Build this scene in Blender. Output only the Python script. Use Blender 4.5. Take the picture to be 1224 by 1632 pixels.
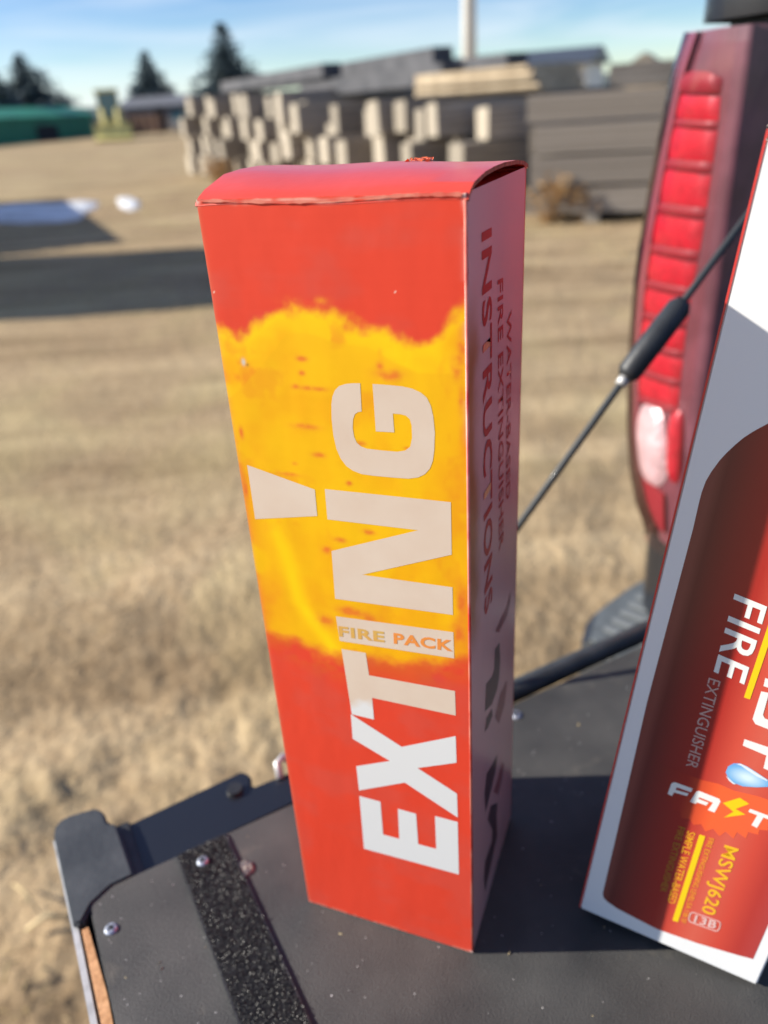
import bpy, bmesh, math, random
import numpy as np
from mathutils import Vector, Matrix
from mathutils.geometry import tessellate_polygon
for o in list(bpy.data.objects): bpy.data.objects.remove(o)
scene = bpy.context.scene
C = scene.collection
# ---------------------------------------------------------------- camera
F, PITCH, ROLL, CAMZ = 1230.12, 0.483482, -0.066633, 1.16      # focal length in photo pixels (1224 x 1632)
def cam_axes():
    fw = Vector((0, math.cos(PITCH), -math.sin(PITCH))); r = Vector((1, 0, 0)); u = r.cross(fw)
    return (r*math.cos(ROLL)+u*math.sin(ROLL), -r*math.sin(ROLL)+u*math.cos(ROLL), fw)
CR, CU, CF = cam_axes()
CAM = Vector((0, 0, CAMZ))
cd = bpy.data.cameras.new('camera'); cam = bpy.data.objects.new('camera', cd); C.objects.link(cam)
cam.matrix_world = Matrix(((CR.x, CU.x, -CF.x, 0), (CR.y, CU.y, -CF.y, 0), (CR.z, CU.z, -CF.z, CAMZ), (0, 0, 0, 1)))
cd.sensor_fit = 'AUTO'; cd.sensor_width = 36; cd.lens = F/1632*36
cd.clip_start = 0.01; cd.clip_end = 30000
cd.dof.use_dof = True; cd.dof.focus_distance = 0.225; cd.dof.aperture_fstop = cd.lens/3.3
scene.camera = cam
# ---------------------------------------------------------------- sky, sun, exposure
SUN_AZ, SUN_EL = math.radians(-2.7), math.radians(28)           # travel direction of the light on the ground, height
LDIR = Vector((math.cos(SUN_AZ)*math.cos(SUN_EL), math.sin(SUN_AZ)*math.cos(SUN_EL), -math.sin(SUN_EL)))
w = bpy.data.worlds.new('World'); scene.world = w; w.use_nodes = True
nt = w.node_tree; nt.nodes.clear()
out = nt.nodes.new('ShaderNodeOutputWorld'); bg = nt.nodes.new('ShaderNodeBackground')
sky = nt.nodes.new('ShaderNodeTexSky'); sky.sky_type = 'NISHITA'; sky.sun_disc = False
sky.sun_elevation = SUN_EL; sky.sun_rotation = math.atan2(-LDIR.x, -LDIR.y)
sky.air_density = 1.0; sky.dust_density = 0.4; sky.ozone_density = 1.8; sky.altitude = 1600
bg.inputs['Strength'].default_value = 0.084
# thin high cloud, the same all round the sky
tc = nt.nodes.new('ShaderNodeTexCoord'); mp = nt.nodes.new('ShaderNodeMapping'); mp.inputs['Scale'].default_value = (1.2, 1.2, 9)
nz = nt.nodes.new('ShaderNodeTexNoise'); nz.inputs['Scale'].default_value = 2.2; nz.inputs['Detail'].default_value = 5; nz.inputs['Distortion'].default_value = .6
rmp = nt.nodes.new('ShaderNodeValToRGB'); rmp.color_ramp.elements[0].position = .42; rmp.color_ramp.elements[1].position = .72
rmp.color_ramp.elements[0].color = (0, 0, 0, 1); rmp.color_ramp.elements[1].color = (.62, .62, .62, 1)
mx = nt.nodes.new('ShaderNodeMix'); mx.data_type = 'RGBA'
nt.links.new(tc.outputs['Generated'], mp.inputs['Vector']); nt.links.new(mp.outputs['Vector'], nz.inputs['Vector'])
nt.links.new(nz.outputs['Fac'], rmp.inputs['Fac']); nt.links.new(rmp.outputs['Color'], mx.inputs['Factor'])
hs_ = nt.nodes.new('ShaderNodeHueSaturation'); hs_.inputs['Saturation'].default_value = 1.38; hs_.inputs['Hue'].default_value = .514; nt.links.new(sky.outputs['Color'], hs_.inputs['Color']); nt.links.new(hs_.outputs['Color'], mx.inputs['A']); mx.inputs['B'].default_value = (6.6, 7.1, 7.8, 1)
nt.links.new(mx.outputs['Result'], bg.inputs['Color']); nt.links.new(bg.outputs['Background'], out.inputs['Surface'])
sl = bpy.data.lights.new('sun', 'SUN'); sl.energy = 5.0; sl.angle = math.radians(.53); sl.color = (1, .94, .83)
so = bpy.data.objects.new('sun', sl); C.objects.link(so); so.rotation_euler = LDIR.to_track_quat('-Z', 'Y').to_euler()
so.location = (-3, 0, 6)
vs = scene.view_settings; vs.view_transform = 'Standard'; vs.look = 'None'; vs.gamma = 1; vs.use_curve_mapping = False
vs.exposure = 0.80
scene.render.engine = 'CYCLES'
# ---------------------------------------------------------------- photo pixel -> direction -> place
def ray(x, y): return CF + CR*((x-612)/F) - CU*((y-816)/F)
def onz(x, y, z):
    d = ray(x, y); return CAM + d*((z-CAMZ)/d.z)
def onplane(x, y, P, n):
    d = ray(x, y); return CAM + d*((P-CAM).dot(n)/d.dot(n))
def atd(x, y, D):
    d = ray(x, y); return CAM + d*(D/math.hypot(d.x, d.y))
# ---------------------------------------------------------------- helpers
R = random.Random(7)
def lin(r, g, b):
    f = lambda c: (c/255/12.92) if c/255 <= .04045 else ((c/255+.055)/1.055)**2.4
    return (f(r), f(g), f(b), 1)
def noise2(x, y, seed=0):
    x = np.asarray(x, float); y = np.asarray(y, float)
    xi = np.floor(x).astype(np.int64); yi = np.floor(y).astype(np.int64); fx = x-xi; fy = y-yi
    fx = fx*fx*(3-2*fx); fy = fy*fy*(3-2*fy)
    def h(a, b):
        n = (a*374761393 + b*668265263 + seed*974634777) & 0x7fffffff
        n = ((n ^ (n >> 13))*1274126177) & 0x7fffffff
        return ((n ^ (n >> 16)) & 0xffff)/65535.0
    return (h(xi, yi)*(1-fx)+h(xi+1, yi)*fx)*(1-fy)+(h(xi, yi+1)*(1-fx)+h(xi+1, yi+1)*fx)*fy
def fbm(x, y, seed=0, n=4):
    s = 0; a = .5; t = 0
    for i in range(n):
        s = s+a*noise2(np.asarray(x)*2**i, np.asarray(y)*2**i, seed+i*17); t += a; a *= .5
    return s/t
def link(o, parent=None, mat=None, matrix=None):
    C.objects.link(o)
    if parent is not None: o.parent = parent
    if mat is not None: o.data.materials.append(mat)
    if matrix is not None: o.matrix_basis = matrix
    return o
def mesh(name, verts, faces, mat=None, parent=None, matrix=None, smooth=False):
    me = bpy.data.meshes.new(name); me.from_pydata([tuple(v) for v in verts], [], [tuple(f) for f in faces]); me.update()
    if smooth:
        for p in me.polygons: p.use_smooth = True
    return link(bpy.data.objects.new(name, me), parent, mat, matrix)
def bmobj(name, bm, mat=None, parent=None, matrix=None, smooth=False):
    me = bpy.data.meshes.new(name); bm.to_mesh(me); bm.free()
    if smooth:
        for p in me.polygons: p.use_smooth = True
    return link(bpy.data.objects.new(name, me), parent, mat, matrix)
def add_box(bm, lo, hi, bev=0, M=None):
    vs_ = [bm.verts.new((x, y, z)) for z in (lo[2], hi[2]) for y in (lo[1], hi[1]) for x in (lo[0], hi[0])]
    fs = [(0, 2, 3, 1), (4, 5, 7, 6), (0, 1, 5, 4), (2, 6, 7, 3), (0, 4, 6, 2), (1, 3, 7, 5)]
    ff = [bm.faces.new([vs_[i] for i in f]) for f in fs]
    if M is not None: bmesh.ops.transform(bm, matrix=M, verts=vs_)
    if bev:
        bmesh.ops.bevel(bm, geom=list({e for f in ff for e in f.edges}), offset=bev, segments=2, affect='EDGES', clamp_overlap=True)
def boxo(name, lo, hi, mat, parent=None, bev=0, matrix=None):
    bm = bmesh.new(); add_box(bm, lo, hi, bev); return bmobj(name, bm, mat, parent, matrix)
def prism(name, pts, z0, z1, mat, parent=None, bev=0, matrix=None):
    bm = bmesh.new(); a = [bm.verts.new((p[0], p[1], z0)) for p in pts]; b = [bm.verts.new((p[0], p[1], z1)) for p in pts]
    n = len(pts); bm.faces.new(a[::-1]); bm.faces.new(b)
    for i in range(n): bm.faces.new((a[i], a[(i+1) % n], b[(i+1) % n], b[i]))
    bmesh.ops.recalc_face_normals(bm, faces=bm.faces)
    if bev: bmesh.ops.bevel(bm, geom=list(bm.edges), offset=bev, segments=2, affect='EDGES', clamp_overlap=True)
    return bmobj(name, bm, mat, parent, matrix)
def tube_geo(pts, rad, n=10, caps=True):
    pts = [Vector(p) for p in pts]; V = []; Fc = []
    rads = rad if isinstance(rad, (list, tuple)) else [rad]*len(pts)
    up = Vector((0, 0, 1))
    for i, p in enumerate(pts):
        d = (pts[min(i+1, len(pts)-1)]-pts[max(i-1, 0)]).normalized()
        if abs(d.dot(up)) > .97: up2 = Vector((1, 0, 0))
        else: up2 = up
        s = d.cross(up2).normalized(); u = s.cross(d)
        for k in range(n):
            a = 2*math.pi*k/n; V.append(p+(s*math.cos(a)+u*math.sin(a))*rads[i])
    for i in range(len(pts)-1):
        for k in range(n): Fc.append((i*n+k, i*n+(k+1) % n, (i+1)*n+(k+1) % n, (i+1)*n+k))
    if caps: Fc.append(tuple(range(n))[::-1]); Fc.append(tuple(range((len(pts)-1)*n, len(pts)*n)))
    return V, Fc
def tube(name, pts, rad, mat, parent=None, n=10, smooth=True):
    V, Fc = tube_geo(pts, rad, n); return mesh(name, V, Fc, mat, parent, None, smooth)
def empty(name, loc=(0, 0, 0), rz=0, matrix=None):
    o = bpy.data.objects.new(name, None); C.objects.link(o); o.empty_display_size = .1
    if matrix is not None: o.matrix_basis = matrix
    else: o.location = loc; o.rotation_euler = (0, 0, rz)
    return o
def tag(o, label=None, cat=None, group=None, kind=None):
    if label: o['label'] = label
    if cat: o['category'] = cat
    if group: o['group'] = group
    if kind: o['kind'] = kind
    return o
# ---------------------------------------------------------------- materials
def newmat(name):
    m = bpy.data.materials.new(name); m.use_nodes = True; t = m.node_tree; b = t.nodes['Principled BSDF']; return m, t, b
def mat(name, col, rough=.6, metal=0, spec=.5, coat=0, coat_rough=.1, var=0, scale=20, bump=0, bscale=60, col2=None, detail=4, dist=.01):
    """plain surface with an optional second colour mixed by noise and a noise bump"""
    m, t, b = newmat(name)
    b.inputs['Base Color'].default_value = col; b.inputs['Roughness'].default_value = rough; b.inputs['Metallic'].default_value = metal
    b.inputs['Specular IOR Level'].default_value = spec; b.inputs['Coat Weight'].default_value = coat; b.inputs['Coat Roughness'].default_value = coat_rough
    c = t.nodes.new('ShaderNodeTexCoord')
    if var or col2:
        n = t.nodes.new('ShaderNodeTexNoise'); n.inputs['Scale'].default_value = scale; n.inputs['Detail'].default_value = detail
        t.links.new(c.outputs['Object'], n.inputs['Vector'])
        r = t.nodes.new('ShaderNodeValToRGB'); r.color_ramp.elements[0].position = .35; r.color_ramp.elements[1].position = .65
        if col2 is None: col2 = tuple(min(1, x*(1+var)) for x in col[:3])+(1,)
        lo = col if var == 0 else tuple(x*(1-var) for x in col[:3])+(1,)
        r.color_ramp.elements[0].color = lo; r.color_ramp.elements[1].color = col2
        t.links.new(n.outputs['Fac'], r.inputs['Fac']); t.links.new(r.outputs['Color'], b.inputs['Base Color'])
    if bump:
        n = t.nodes.new('ShaderNodeTexNoise'); n.inputs['Scale'].default_value = bscale; n.inputs['Detail'].default_value = 4
        t.links.new(c.outputs['Object'], n.inputs['Vector'])
        bp = t.nodes.new('ShaderNodeBump'); bp.inputs['Strength'].default_value = bump; bp.inputs['Distance'].default_value = dist
        t.links.new(n.outputs['Fac'], bp.inputs['Height']); t.links.new(bp.outputs['Normal'], b.inputs['Normal'])
    return m
def print_mat(name, rough=.38, coat=.25, bump=.15, spec=.5):
    """cardboard with a printed picture kept in a colour attribute"""
    m, t, b = newmat(name)
    a = t.nodes.new('ShaderNodeVertexColor'); a.layer_name = 'print'
    t.links.new(a.outputs['Color'], b.inputs['Base Color'])
    b.inputs['Roughness'].default_value = rough; b.inputs['Coat Weight'].default_value = coat; b.inputs['Coat Roughness'].default_value = .22
    b.inputs['Specular IOR Level'].default_value = spec
    cardboard_bump(t, b, bump); return m
def cardboard_bump(t, b, bump):
    c = t.nodes.new('ShaderNodeTexCoord'); n = t.nodes.new('ShaderNodeTexNoise'); n.inputs['Scale'].default_value = 38; n.inputs['Detail'].default_value = 3
    mp_ = t.nodes.new('ShaderNodeMapping'); mp_.inputs['Scale'].default_value = (1, 1, .5)
    t.links.new(c.outputs['Object'], mp_.inputs['Vector']); t.links.new(mp_.outputs['Vector'], n.inputs['Vector'])
    # corrugation: faint flutes running across the panel
    wv = t.nodes.new('ShaderNodeTexWave'); wv.bands_direction = 'Z'; wv.inputs['Scale'].default_value = 95; wv.inputs['Distortion'].default_value = .6
    t.links.new(c.outputs['Object'], wv.inputs['Vector'])
    ad = t.nodes.new('ShaderNodeMath'); ad.operation = 'MULTIPLY_ADD'; ad.inputs[1].default_value = .011
    t.links.new(wv.outputs['Fac'], ad.inputs[0]); t.links.new(n.outputs['Fac'], ad.inputs[2])
    bp = t.nodes.new('ShaderNodeBump'); bp.inputs['Strength'].default_value = bump; bp.inputs['Distance'].default_value = .004
    t.links.new(ad.outputs['Value'], bp.inputs['Height']); t.links.new(bp.outputs['Normal'], b.inputs['Normal'])
    t.links.new(bp.outputs['Normal'], b.inputs['Coat Normal'])

WHITE_INK = (.78, .78, .76, 1)
M = {}
M['print'] = print_mat('glossy_printed_cardboard', rough=.5, coat=.05, bump=.13, spec=.3)
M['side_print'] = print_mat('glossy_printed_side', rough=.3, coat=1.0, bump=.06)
M['lid'] = mat('red_lid_print', (.70, .060, .03, 1), .36, coat=.35, coat_rough=.2, bump=.12, bscale=60, dist=.004)
M['kraft'] = mat('kraft_core', (.33, .12, .07, 1), .9, var=.3, scale=400)
M['grey_board'] = mat('board_inside', (.45, .38, .30, 1), .9, var=.1, scale=90)
M['red_ink'] = mat('red_ink', (.60, .055, .045, 1), .35, coat=.4)
M['dark_ink'] = mat('dark_ink', (.10, .055, .06, 1), .35, coat=.4)
M['mid_ink'] = mat('mid_ink', (.34, .12, .13, 1), .35, coat=.4)
M['paper'] = mat('white_carton', (.80, .80, .79, 1), .34, coat=.25, coat_rough=.2, bump=.05, bscale=40, dist=.003)
M['paper_ink'] = mat('white_ink', (.78, .78, .74, 1), .4)
M['yellow_ink'] = mat('yellow_ink', (.86, .56, .01, 1), .4)
M['amber_ink'] = mat('amber_ink', (.80, .38, .02, 1), .4)
M['red_edge'] = mat('red_edge_ink', (.62, .05, .04, 1), .4)
M['orange_ink'] = mat('orange_ink', (.72, .07, .022, 1), .36, coat=.25, var=.12, scale=120)
M['torn'] = mat('torn_paper', (.62, .55, .46, 1), .95, var=.2, scale=700)
M['tape'] = mat('orange_tape', (.85, .16, .05, 1), .25, coat=.6, var=.3, scale=900)
# white lettering of the front panel: soot-beige above, white below the flame print
def letter_mat():
    m, t, b = newmat('letter_ink'); b.inputs['Roughness'].default_value = .42; b.inputs['Coat Weight'].default_value = .2; b.inputs['Coat Roughness'].default_value = .25
    c = t.nodes.new('ShaderNodeTexCoord'); s = t.nodes.new('ShaderNodeSeparateXYZ'); t.links.new(c.outputs['Object'], s.inputs[0])
    n = t.nodes.new('ShaderNodeTexNoise'); n.inputs['Scale'].default_value = 90; n.inputs['Detail'].default_value = 3; t.links.new(c.outputs['Object'], n.inputs['Vector'])
    a = t.nodes.new('ShaderNodeMath'); a.operation = 'MULTIPLY_ADD'; a.inputs[1].default_value = .018; t.links.new(n.outputs['Fac'], a.inputs[0]); t.links.new(s.outputs['Z'], a.inputs[2])
    r = t.nodes.new('ShaderNodeMapRange'); r.inputs['From Min'].default_value = LETTER_Z; r.inputs['From Max'].default_value = LETTER_Z+.0045
    t.links.new(a.outputs['Value'], r.inputs['Value'])
    n2 = t.nodes.new('ShaderNodeTexNoise'); n2.inputs['Scale'].default_value = 60; n2.inputs['Detail'].default_value = 5; t.links.new(c.outputs['Object'], n2.inputs['Vector'])
    x2 = t.nodes.new('ShaderNodeMix'); x2.data_type = 'RGBA'; x2.inputs['A'].default_value = (.62, .47, .36, 1); x2.inputs['B'].default_value = (.72, .61, .50, 1); t.links.new(n2.outputs['Fac'], x2.inputs['Factor'])
    x = t.nodes.new('ShaderNodeMix'); x.data_type = 'RGBA'; x.inputs['A'].default_value = (.70, .70, .69, 1)
    t.links.new(x2.outputs['Result'], x.inputs['B']); t.links.new(r.outputs['Result'], x.inputs['Factor']); t.links.new(x.outputs['Result'], b.inputs['Base Color'])
    return m

# ================================================================ GROUND
def smoothstep_(a, b, v):
    t = np.clip((v-a)/(b-a), 0, 1); return t*t*(3-2*t)
def ground_h(x, y):
    r = np.hypot(x, y)
    ru = x*.62+y*.78; rv = -x*.78+y*.62                      # old wheel ruts run slantwise past the truck
    clod = (fbm(x*7, y*7, 3, 4)-.5)*.034*(.35+1.3*smoothstep_(.4, .65, fbm(x*.9, y*.9, 77, 3))) + (fbm(x*26, y*26, 9, 3)-.5)*.017 + (fbm(ru*1.1, rv*6.5, 13, 3)-.5)*.045
    big = (fbm(x*.5, y*.5, 5, 3)-.5)*.10
    fade = np.clip(1.75-r/1.9, .30, 1.15)*np.clip(1.3-r/16, .2, 1)
    swell = np.clip((r-22)/80, 0, 1)*.45
    return clod*fade + big*np.clip(r/6, .2, 1)*np.clip(30/np.maximum(r, 1), .1, 1)*.6 + swell
def gz(x, y): return float(ground_h(np.array([x]), np.array([y]))[0])
def ground_mat():
    m, t, b = newmat('dry_dirt_and_grass'); b.inputs['Roughness'].default_value = 1; b.inputs['Specular IOR Level'].default_value = .1
    c = t.nodes.new('ShaderNodeTexCoord')
    def n(s, d=4, dist=0):
        k = t.nodes.new('ShaderNodeTexNoise'); k.inputs['Scale'].default_value = s; k.inputs['Detail'].default_value = d; k.inputs['Distortion'].default_value = dist
        t.links.new(c.outputs['Object'], k.inputs['Vector']); return k.outputs['Fac']
    def ramp(f, a, bb, p0=.35, p1=.65):
        k = t.nodes.new('ShaderNodeValToRGB'); k.color_ramp.elements[0].color = a; k.color_ramp.elements[1].color = bb
        k.color_ramp.elements[0].position = p0; k.color_ramp.elements[1].position = p1; t.links.new(f, k.inputs['Fac']); return k.outputs['Color']
    def mixc(f, a, bb):
        k = t.nodes.new('ShaderNodeMix'); k.data_type = 'RGBA'; t.links.new(f, k.inputs['Factor']); t.links.new(a, k.inputs['A']); t.links.new(bb, k.inputs['B']); return k.outputs['Result']
    straw = ramp(n(24, 6, 1), (.39, .305, .162, 1), (.47, .372, .205, 1))
    dirt = ramp(n(22, 6), (.31, .222, .13, 1), (.41, .305, .185, 1))
    f = ramp(n(1.1, 6, .8), (0, 0, 0, 1), (.8, .8, .8, 1), .47, .68)
    col = mixc(f, dirt, straw)
    f2 = ramp(n(.35, 3), (0, 0, 0, 1), (.55, .55, .55, 1), .45, .7)
    pale = ramp(n(30, 3), (.40, .32, .18, 1), (.50, .41, .25, 1))
    col = mixc(f2, col, pale)
    mpr = t.nodes.new('ShaderNodeMapping'); mpr.inputs['Rotation'].default_value = (0, 0, -math.radians(38)); mpr.inputs['Scale'].default_value = (.35, 1.9, 1)
    t.links.new(c.outputs['Object'], mpr.inputs['Vector']); tn = t.nodes.new('ShaderNodeTexNoise'); tn.inputs['Scale'].default_value = 1.5; tn.inputs['Detail'].default_value = 6; tn.inputs['Distortion'].default_value = .5; t.links.new(mpr.outputs['Vector'], tn.inputs['Vector'])
    f3 = ramp(tn.outputs['Fac'], (.60, .57, .54, 1), (1.14, 1.15, 1.15, 1), .34, .62)
    k = t.nodes.new('ShaderNodeMix'); k.data_type = 'RGBA'; k.blend_type = 'MULTIPLY'; k.inputs['Factor'].default_value = .8; t.links.new(col, k.inputs['A']); t.links.new(f3, k.inputs['B']); t.links.new(k.outputs['Result'], b.inputs['Base Color'])
    bp = t.nodes.new('ShaderNodeBump'); bp.inputs['Strength'].default_value = .6; bp.inputs['Distance'].default_value = .02
    t.links.new(n(45, 6), bp.inputs['Height']); t.links.new(bp.outputs['Normal'], b.inputs['Normal'])
    return m
NR, NA = 430, 640
rr = np.concatenate([[0.0], .25*(6000/.25)**(np.arange(NR)/(NR-1))])
# angles crowd towards the view direction (+Y)
tt = np.linspace(-1, 1, NA, endpoint=False); ang = np.pi/2 - np.pi*(.35*tt+.65*tt**3)
X = rr[1:, None]*np.cos(ang)[None]; Y = rr[1:, None]*np.sin(ang)[None]; Z = ground_h(X, Y)
V = np.concatenate([[[0, 0, gz(0, 0)]], np.stack([X, Y, Z], -1).reshape(-1, 3)])
i = np.arange(NR-1)[:, None]; j = np.arange(NA)[None]; j2 = (j+1) % NA
Q = np.stack([1+i*NA+j, 1+i*NA+j2+0*i, 1+(i+1)*NA+j2, 1+(i+1)*NA+j], -1).reshape(-1, 4)[:, ::-1]
me = bpy.data.meshes.new('ground'); nq = len(Q); ntri = NA
loops = np.concatenate([Q.ravel(), np.stack([np.zeros(NA, int), 1+(np.arange(NA)+1) % NA, 1+np.arange(NA)], -1).ravel()])
me.vertices.add(len(V)); me.vertices.foreach_set('co', V.ravel()); me.loops.add(len(loops)); me.loops.foreach_set('vertex_index', loops)
me.polygons.add(nq+ntri); me.polygons.foreach_set('loop_start', np.concatenate([np.arange(nq)*4, nq*4+np.arange(ntri)*3]))
me.update(calc_edges=True); me.validate()
me.polygons.foreach_set('use_smooth', [True]*len(me.polygons))
ground = link(bpy.data.objects.new('ground', me), None, ground_mat()); tag(ground, 'dry tan dirt field with short dead grass', 'ground', kind='structure')

def blades(name, n, region, hmin, hmax, wid, m, seed, lean=.9):
    g = np.random.default_rng(seed); P = region(g, n); k = len(P)
    dens = fbm(P[:, 0]*1.4, P[:, 1]*1.4, 21, 3); P = P[dens+g.random(k)*.25 > .56]; k = len(P)
    a = g.random(k)*6.283; h = hmin+(hmax-hmin)*g.random(k)**2; ln = lean*(.25+.9*g.random(k))
    zz = ground_h(P[:, 0], P[:, 1])-.003
    d = np.stack([np.cos(a), np.sin(a)], -1); s = np.stack([-np.sin(a), np.cos(a)], -1)*wid*(.6+.8*g.random(k))[:, None]
    hh = h*np.cos(np.minimum(ln, 1.45)); off = d*(h*np.sin(np.minimum(ln, 1.45)))[:, None]
    A = np.column_stack([P+s, zz]); B = np.column_stack([P-s, zz]); T = np.column_stack([P+off, zz+hh])
    Vv = np.stack([A, B, T], 1).reshape(-1, 3)
    me = bpy.data.meshes.new(name); me.vertices.add(3*k); me.vertices.foreach_set('co', Vv.ravel()); me.loops.add(3*k); me.loops.foreach_set('vertex_index', np.arange(3*k))
    me.polygons.add(k); me.polygons.foreach_set('loop_start', np.arange(k)*3); me.update(calc_edges=True)
    return link(bpy.data.objects.new(name, me), None, m)
M['straw'] = mat('dead_grass', (.40, .29, .13, 1), .9, col2=(.58, .46, .27, 1), scale=6)
def reg_near(g, n):
    a = g.uniform(-.75, .75, n)+math.pi/2; r = .35+9*g.random(n)**1.3; return np.stack([r*np.cos(a), r*np.sin(a)], -1)
def reg_far(g, n):
    a = g.uniform(-.65, .55, n)+math.pi/2; r = 6+34*g.random(n)**1.2; return np.stack([r*np.cos(a), r*np.sin(a)], -1)
o = blades('dead_grass', 16000, reg_near, .012, .07, .0012, M['straw'], 1, 1.25); tag(o, 'short flattened dead grass in the dirt near the truck', 'grass', kind='stuff')
o = blades('field_grass', 40000, reg_far, .02, .07, .004, M['straw'], 2, .9); tag(o, 'dry grass of the open field beyond the truck', 'grass', kind='stuff')

for k, (xa, ya, xb, yb, lb) in enumerate([(40, 1474, 112, 1459, 'thick pale straw stalk lying on the dirt beside the tailgate corner'), (18, 1402, 62, 1452, 'thin bent straw stalk crossing the dirt near the thick stalk'), (2, 1560, 30, 1528, 'short straw stalk on the dirt below the thin bent one')]):
    a = onz(xa, ya, .03); b = onz(xb, yb, .03); V, Fc = tube_geo([a+Vector((0, 0, -.012)), a.lerp(b, .5)+Vector((0, 0, .012)), b+Vector((0, 0, -.004))], [.004, .0045, .003] if k == 0 else [.0022, .0025, .0016], 7)
    tag(mesh('straw_stalk', V, Fc, M['straw'], None, None, True), lb, 'straw', 'straw stalks on the dirt')
# ================================================================ FAR THINGS
M['spruce'] = mat('spruce_needles', (.070, .108, .125, 1), .8, col2=(.105, .15, .165, 1), scale=3)
M['bark'] = mat('bark', (.10, .075, .055, 1), .95, var=.3, scale=8)
def spruce(name, px_, py_top, py_base, D, width_px, label, seed, lean=0, bare=False):
    g = random.Random(seed); base = atd(px_, py_base, D); b0 = Vector((base.x, base.y, gz(base.x, base.y)-.1))
    top = atd(px_-4, py_top, D).z; H = top-b0.z; Rm = width_px/F*D*.5*1.55
    root = empty(name, b0)
    V, Fc = tube_geo([(0, 0, 0), (0, 0, H*.5), (0, 0, H*.98)], [H*.02, H*.012, .015], 8); mesh('trunk', V, Fc, M['bark'], root, None, True)
    V = []; Fc = []
    lv = int(H*8)
    for i in range(lv):
        f = i/lv; z = H*(.06+.93*f); rad = Rm*(1-f)**.78*(.8+.35*g.random())+.08
        nb = max(5, int(13*(1-f))+4)
        for k in range(nb):
            a = g.random()*6.283; L = rad*(.65+.5*g.random()); dr = -.28+.22*g.random()-.2*(1-f)
            d = Vector((math.cos(a), math.sin(a), 0)); s = Vector((-d.y, d.x, 0))
            segs = max(2, int(L/.5))
            for q in range(segs):
                c0 = d*(L*(q+.15)/segs)+Vector((0, 0, z+dr*L*(q/segs)+.10*L*(q/segs)**2))
                for m_ in range(5):
                    v = (s*g.uniform(-1, 1)+d*g.uniform(.2, 1)+Vector((0, 0, g.uniform(-.5, .35)))).normalized()
                    ln = (.5+.4*g.random())*(.5+.6*(1-f)); wv = v.cross(Vector((g.uniform(-1, 1), g.uniform(-1, 1), 1))).normalized()*ln*.22
                    i0 = len(V); V += [c0-wv, c0+wv, c0+v*ln]; Fc.append((i0, i0+1, i0+2))
    mesh('crown', V, Fc, M['spruce'], root); tag(root, label, 'tree', 'spruce trees beyond the field'); return root
spruce('spruce_tree', 2, 78, 214, 78, 62, 'dark spruce beside the broad-based spruce, furthest along the green shed', 1)
spruce('spruce_tree', 60, 82, 212, 82, 112, 'broad dense spruce behind the green shed', 2)
spruce('spruce_tree', 250, 78, 200, 88, 78, 'slender spruce behind the grey low building', 3)
spruce('spruce_tree', 372, 33, 195, 70, 104, 'tallest spruce rising behind the far end of the timber stacks', 4)

# far wooded ridge
def hills():
    V = []; Fc = []; N = 140
    for k in range(N+1):
        a = math.radians(20+150*k/N); D = 7000
        h = 70+130*float(fbm(np.array([k*.11]), np.array([2.]), 4, 4)[0])
        for (dd, hh) in ((D, -20), (D+700, h*.6), (D+1500, h), (D+3000, -30)):
            V.append((dd*math.cos(a), dd*math.sin(a), hh+25*float(fbm(np.array([k*.6]), np.array([dd*.002]), 8, 3)[0])))
    for k in range(N):
        for r in range(3): Fc.append((k*4+r, k*4+r+1, k*4+5+r, k*4+4+r))
    o = mesh('hills', V, Fc, mat('wooded_slope', (.055, .075, .075, 1), 1, col2=(.09, .11, .10, 1), scale=.004), None, None, True)
    tag(o, 'low wooded hills along the horizon', 'hills', kind='structure')
hills()

def frame_between(A, B):
    """x axis from A to B on the ground, y away from camera, z up, origin A"""
    d = Vector((B.x-A.x, B.y-A.y, 0)); L = d.length; return L, math.atan2(d.y, d.x)
# long green metal shed
M['green_metal'] = mat('green_sheet_metal', (.014, .17, .095, 1), .55, var=.12, scale=.6)
M['green_roof'] = mat('green_roof_metal', (.03, .25, .15, 1), .5, var=.1, scale=.6)
M['dark_open'] = mat('dark_interior', (.012, .014, .017, 1), .8)
M['grey_metal'] = mat('grey_sheet_metal', (.17, .17, .18, 1), .5, var=.15, scale=1)
M['white_metal'] = mat('white_painted_metal', (.72, .70, .64, 1), .5, var=.08, scale=2)
A = atd(-120, 236, 62); B = atd(158, 213, 78); L, az = frame_between(A, B)
root = empty('green_shed', (A.x, A.y, gz(A.x, A.y)), az); tag(root, 'long low green metal shed behind the field, in front of the spruces', 'shed')
hW = 1.75
boxo('wall', (0, 0, -.3), (L, 5, hW), M['green_metal'], root)
mesh('roof', [(-.2, -.3, hW), (L+.2, -.3, hW), (L+.2, 2.5, hW+.75), (-.2, 2.5, hW+.75), (-.2, 5.3, hW), (L+.2, 5.3, hW)], [(0, 1, 2, 3), (3, 2, 5, 4), (0, 3, 4), (1, 5, 2)], M['green_roof'], root)
for k in range(int(L/1.1)):
    boxo('wall_rib', (.5+k*1.1, -.05, -.2), (.58+k*1.1, -.002, hW-.04), M['green_roof'], root)
p0 = L*.575
boxo('doorway', (p0, -.06, -.1), (p0+L*.14, -.052, hW-.55), M['dark_open'], root)
boxo('door_frame', (p0-.12, -.09, hW-.549), (p0+L*.14+.12, -.06, hW-.42), M['green_roof'], root)
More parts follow.
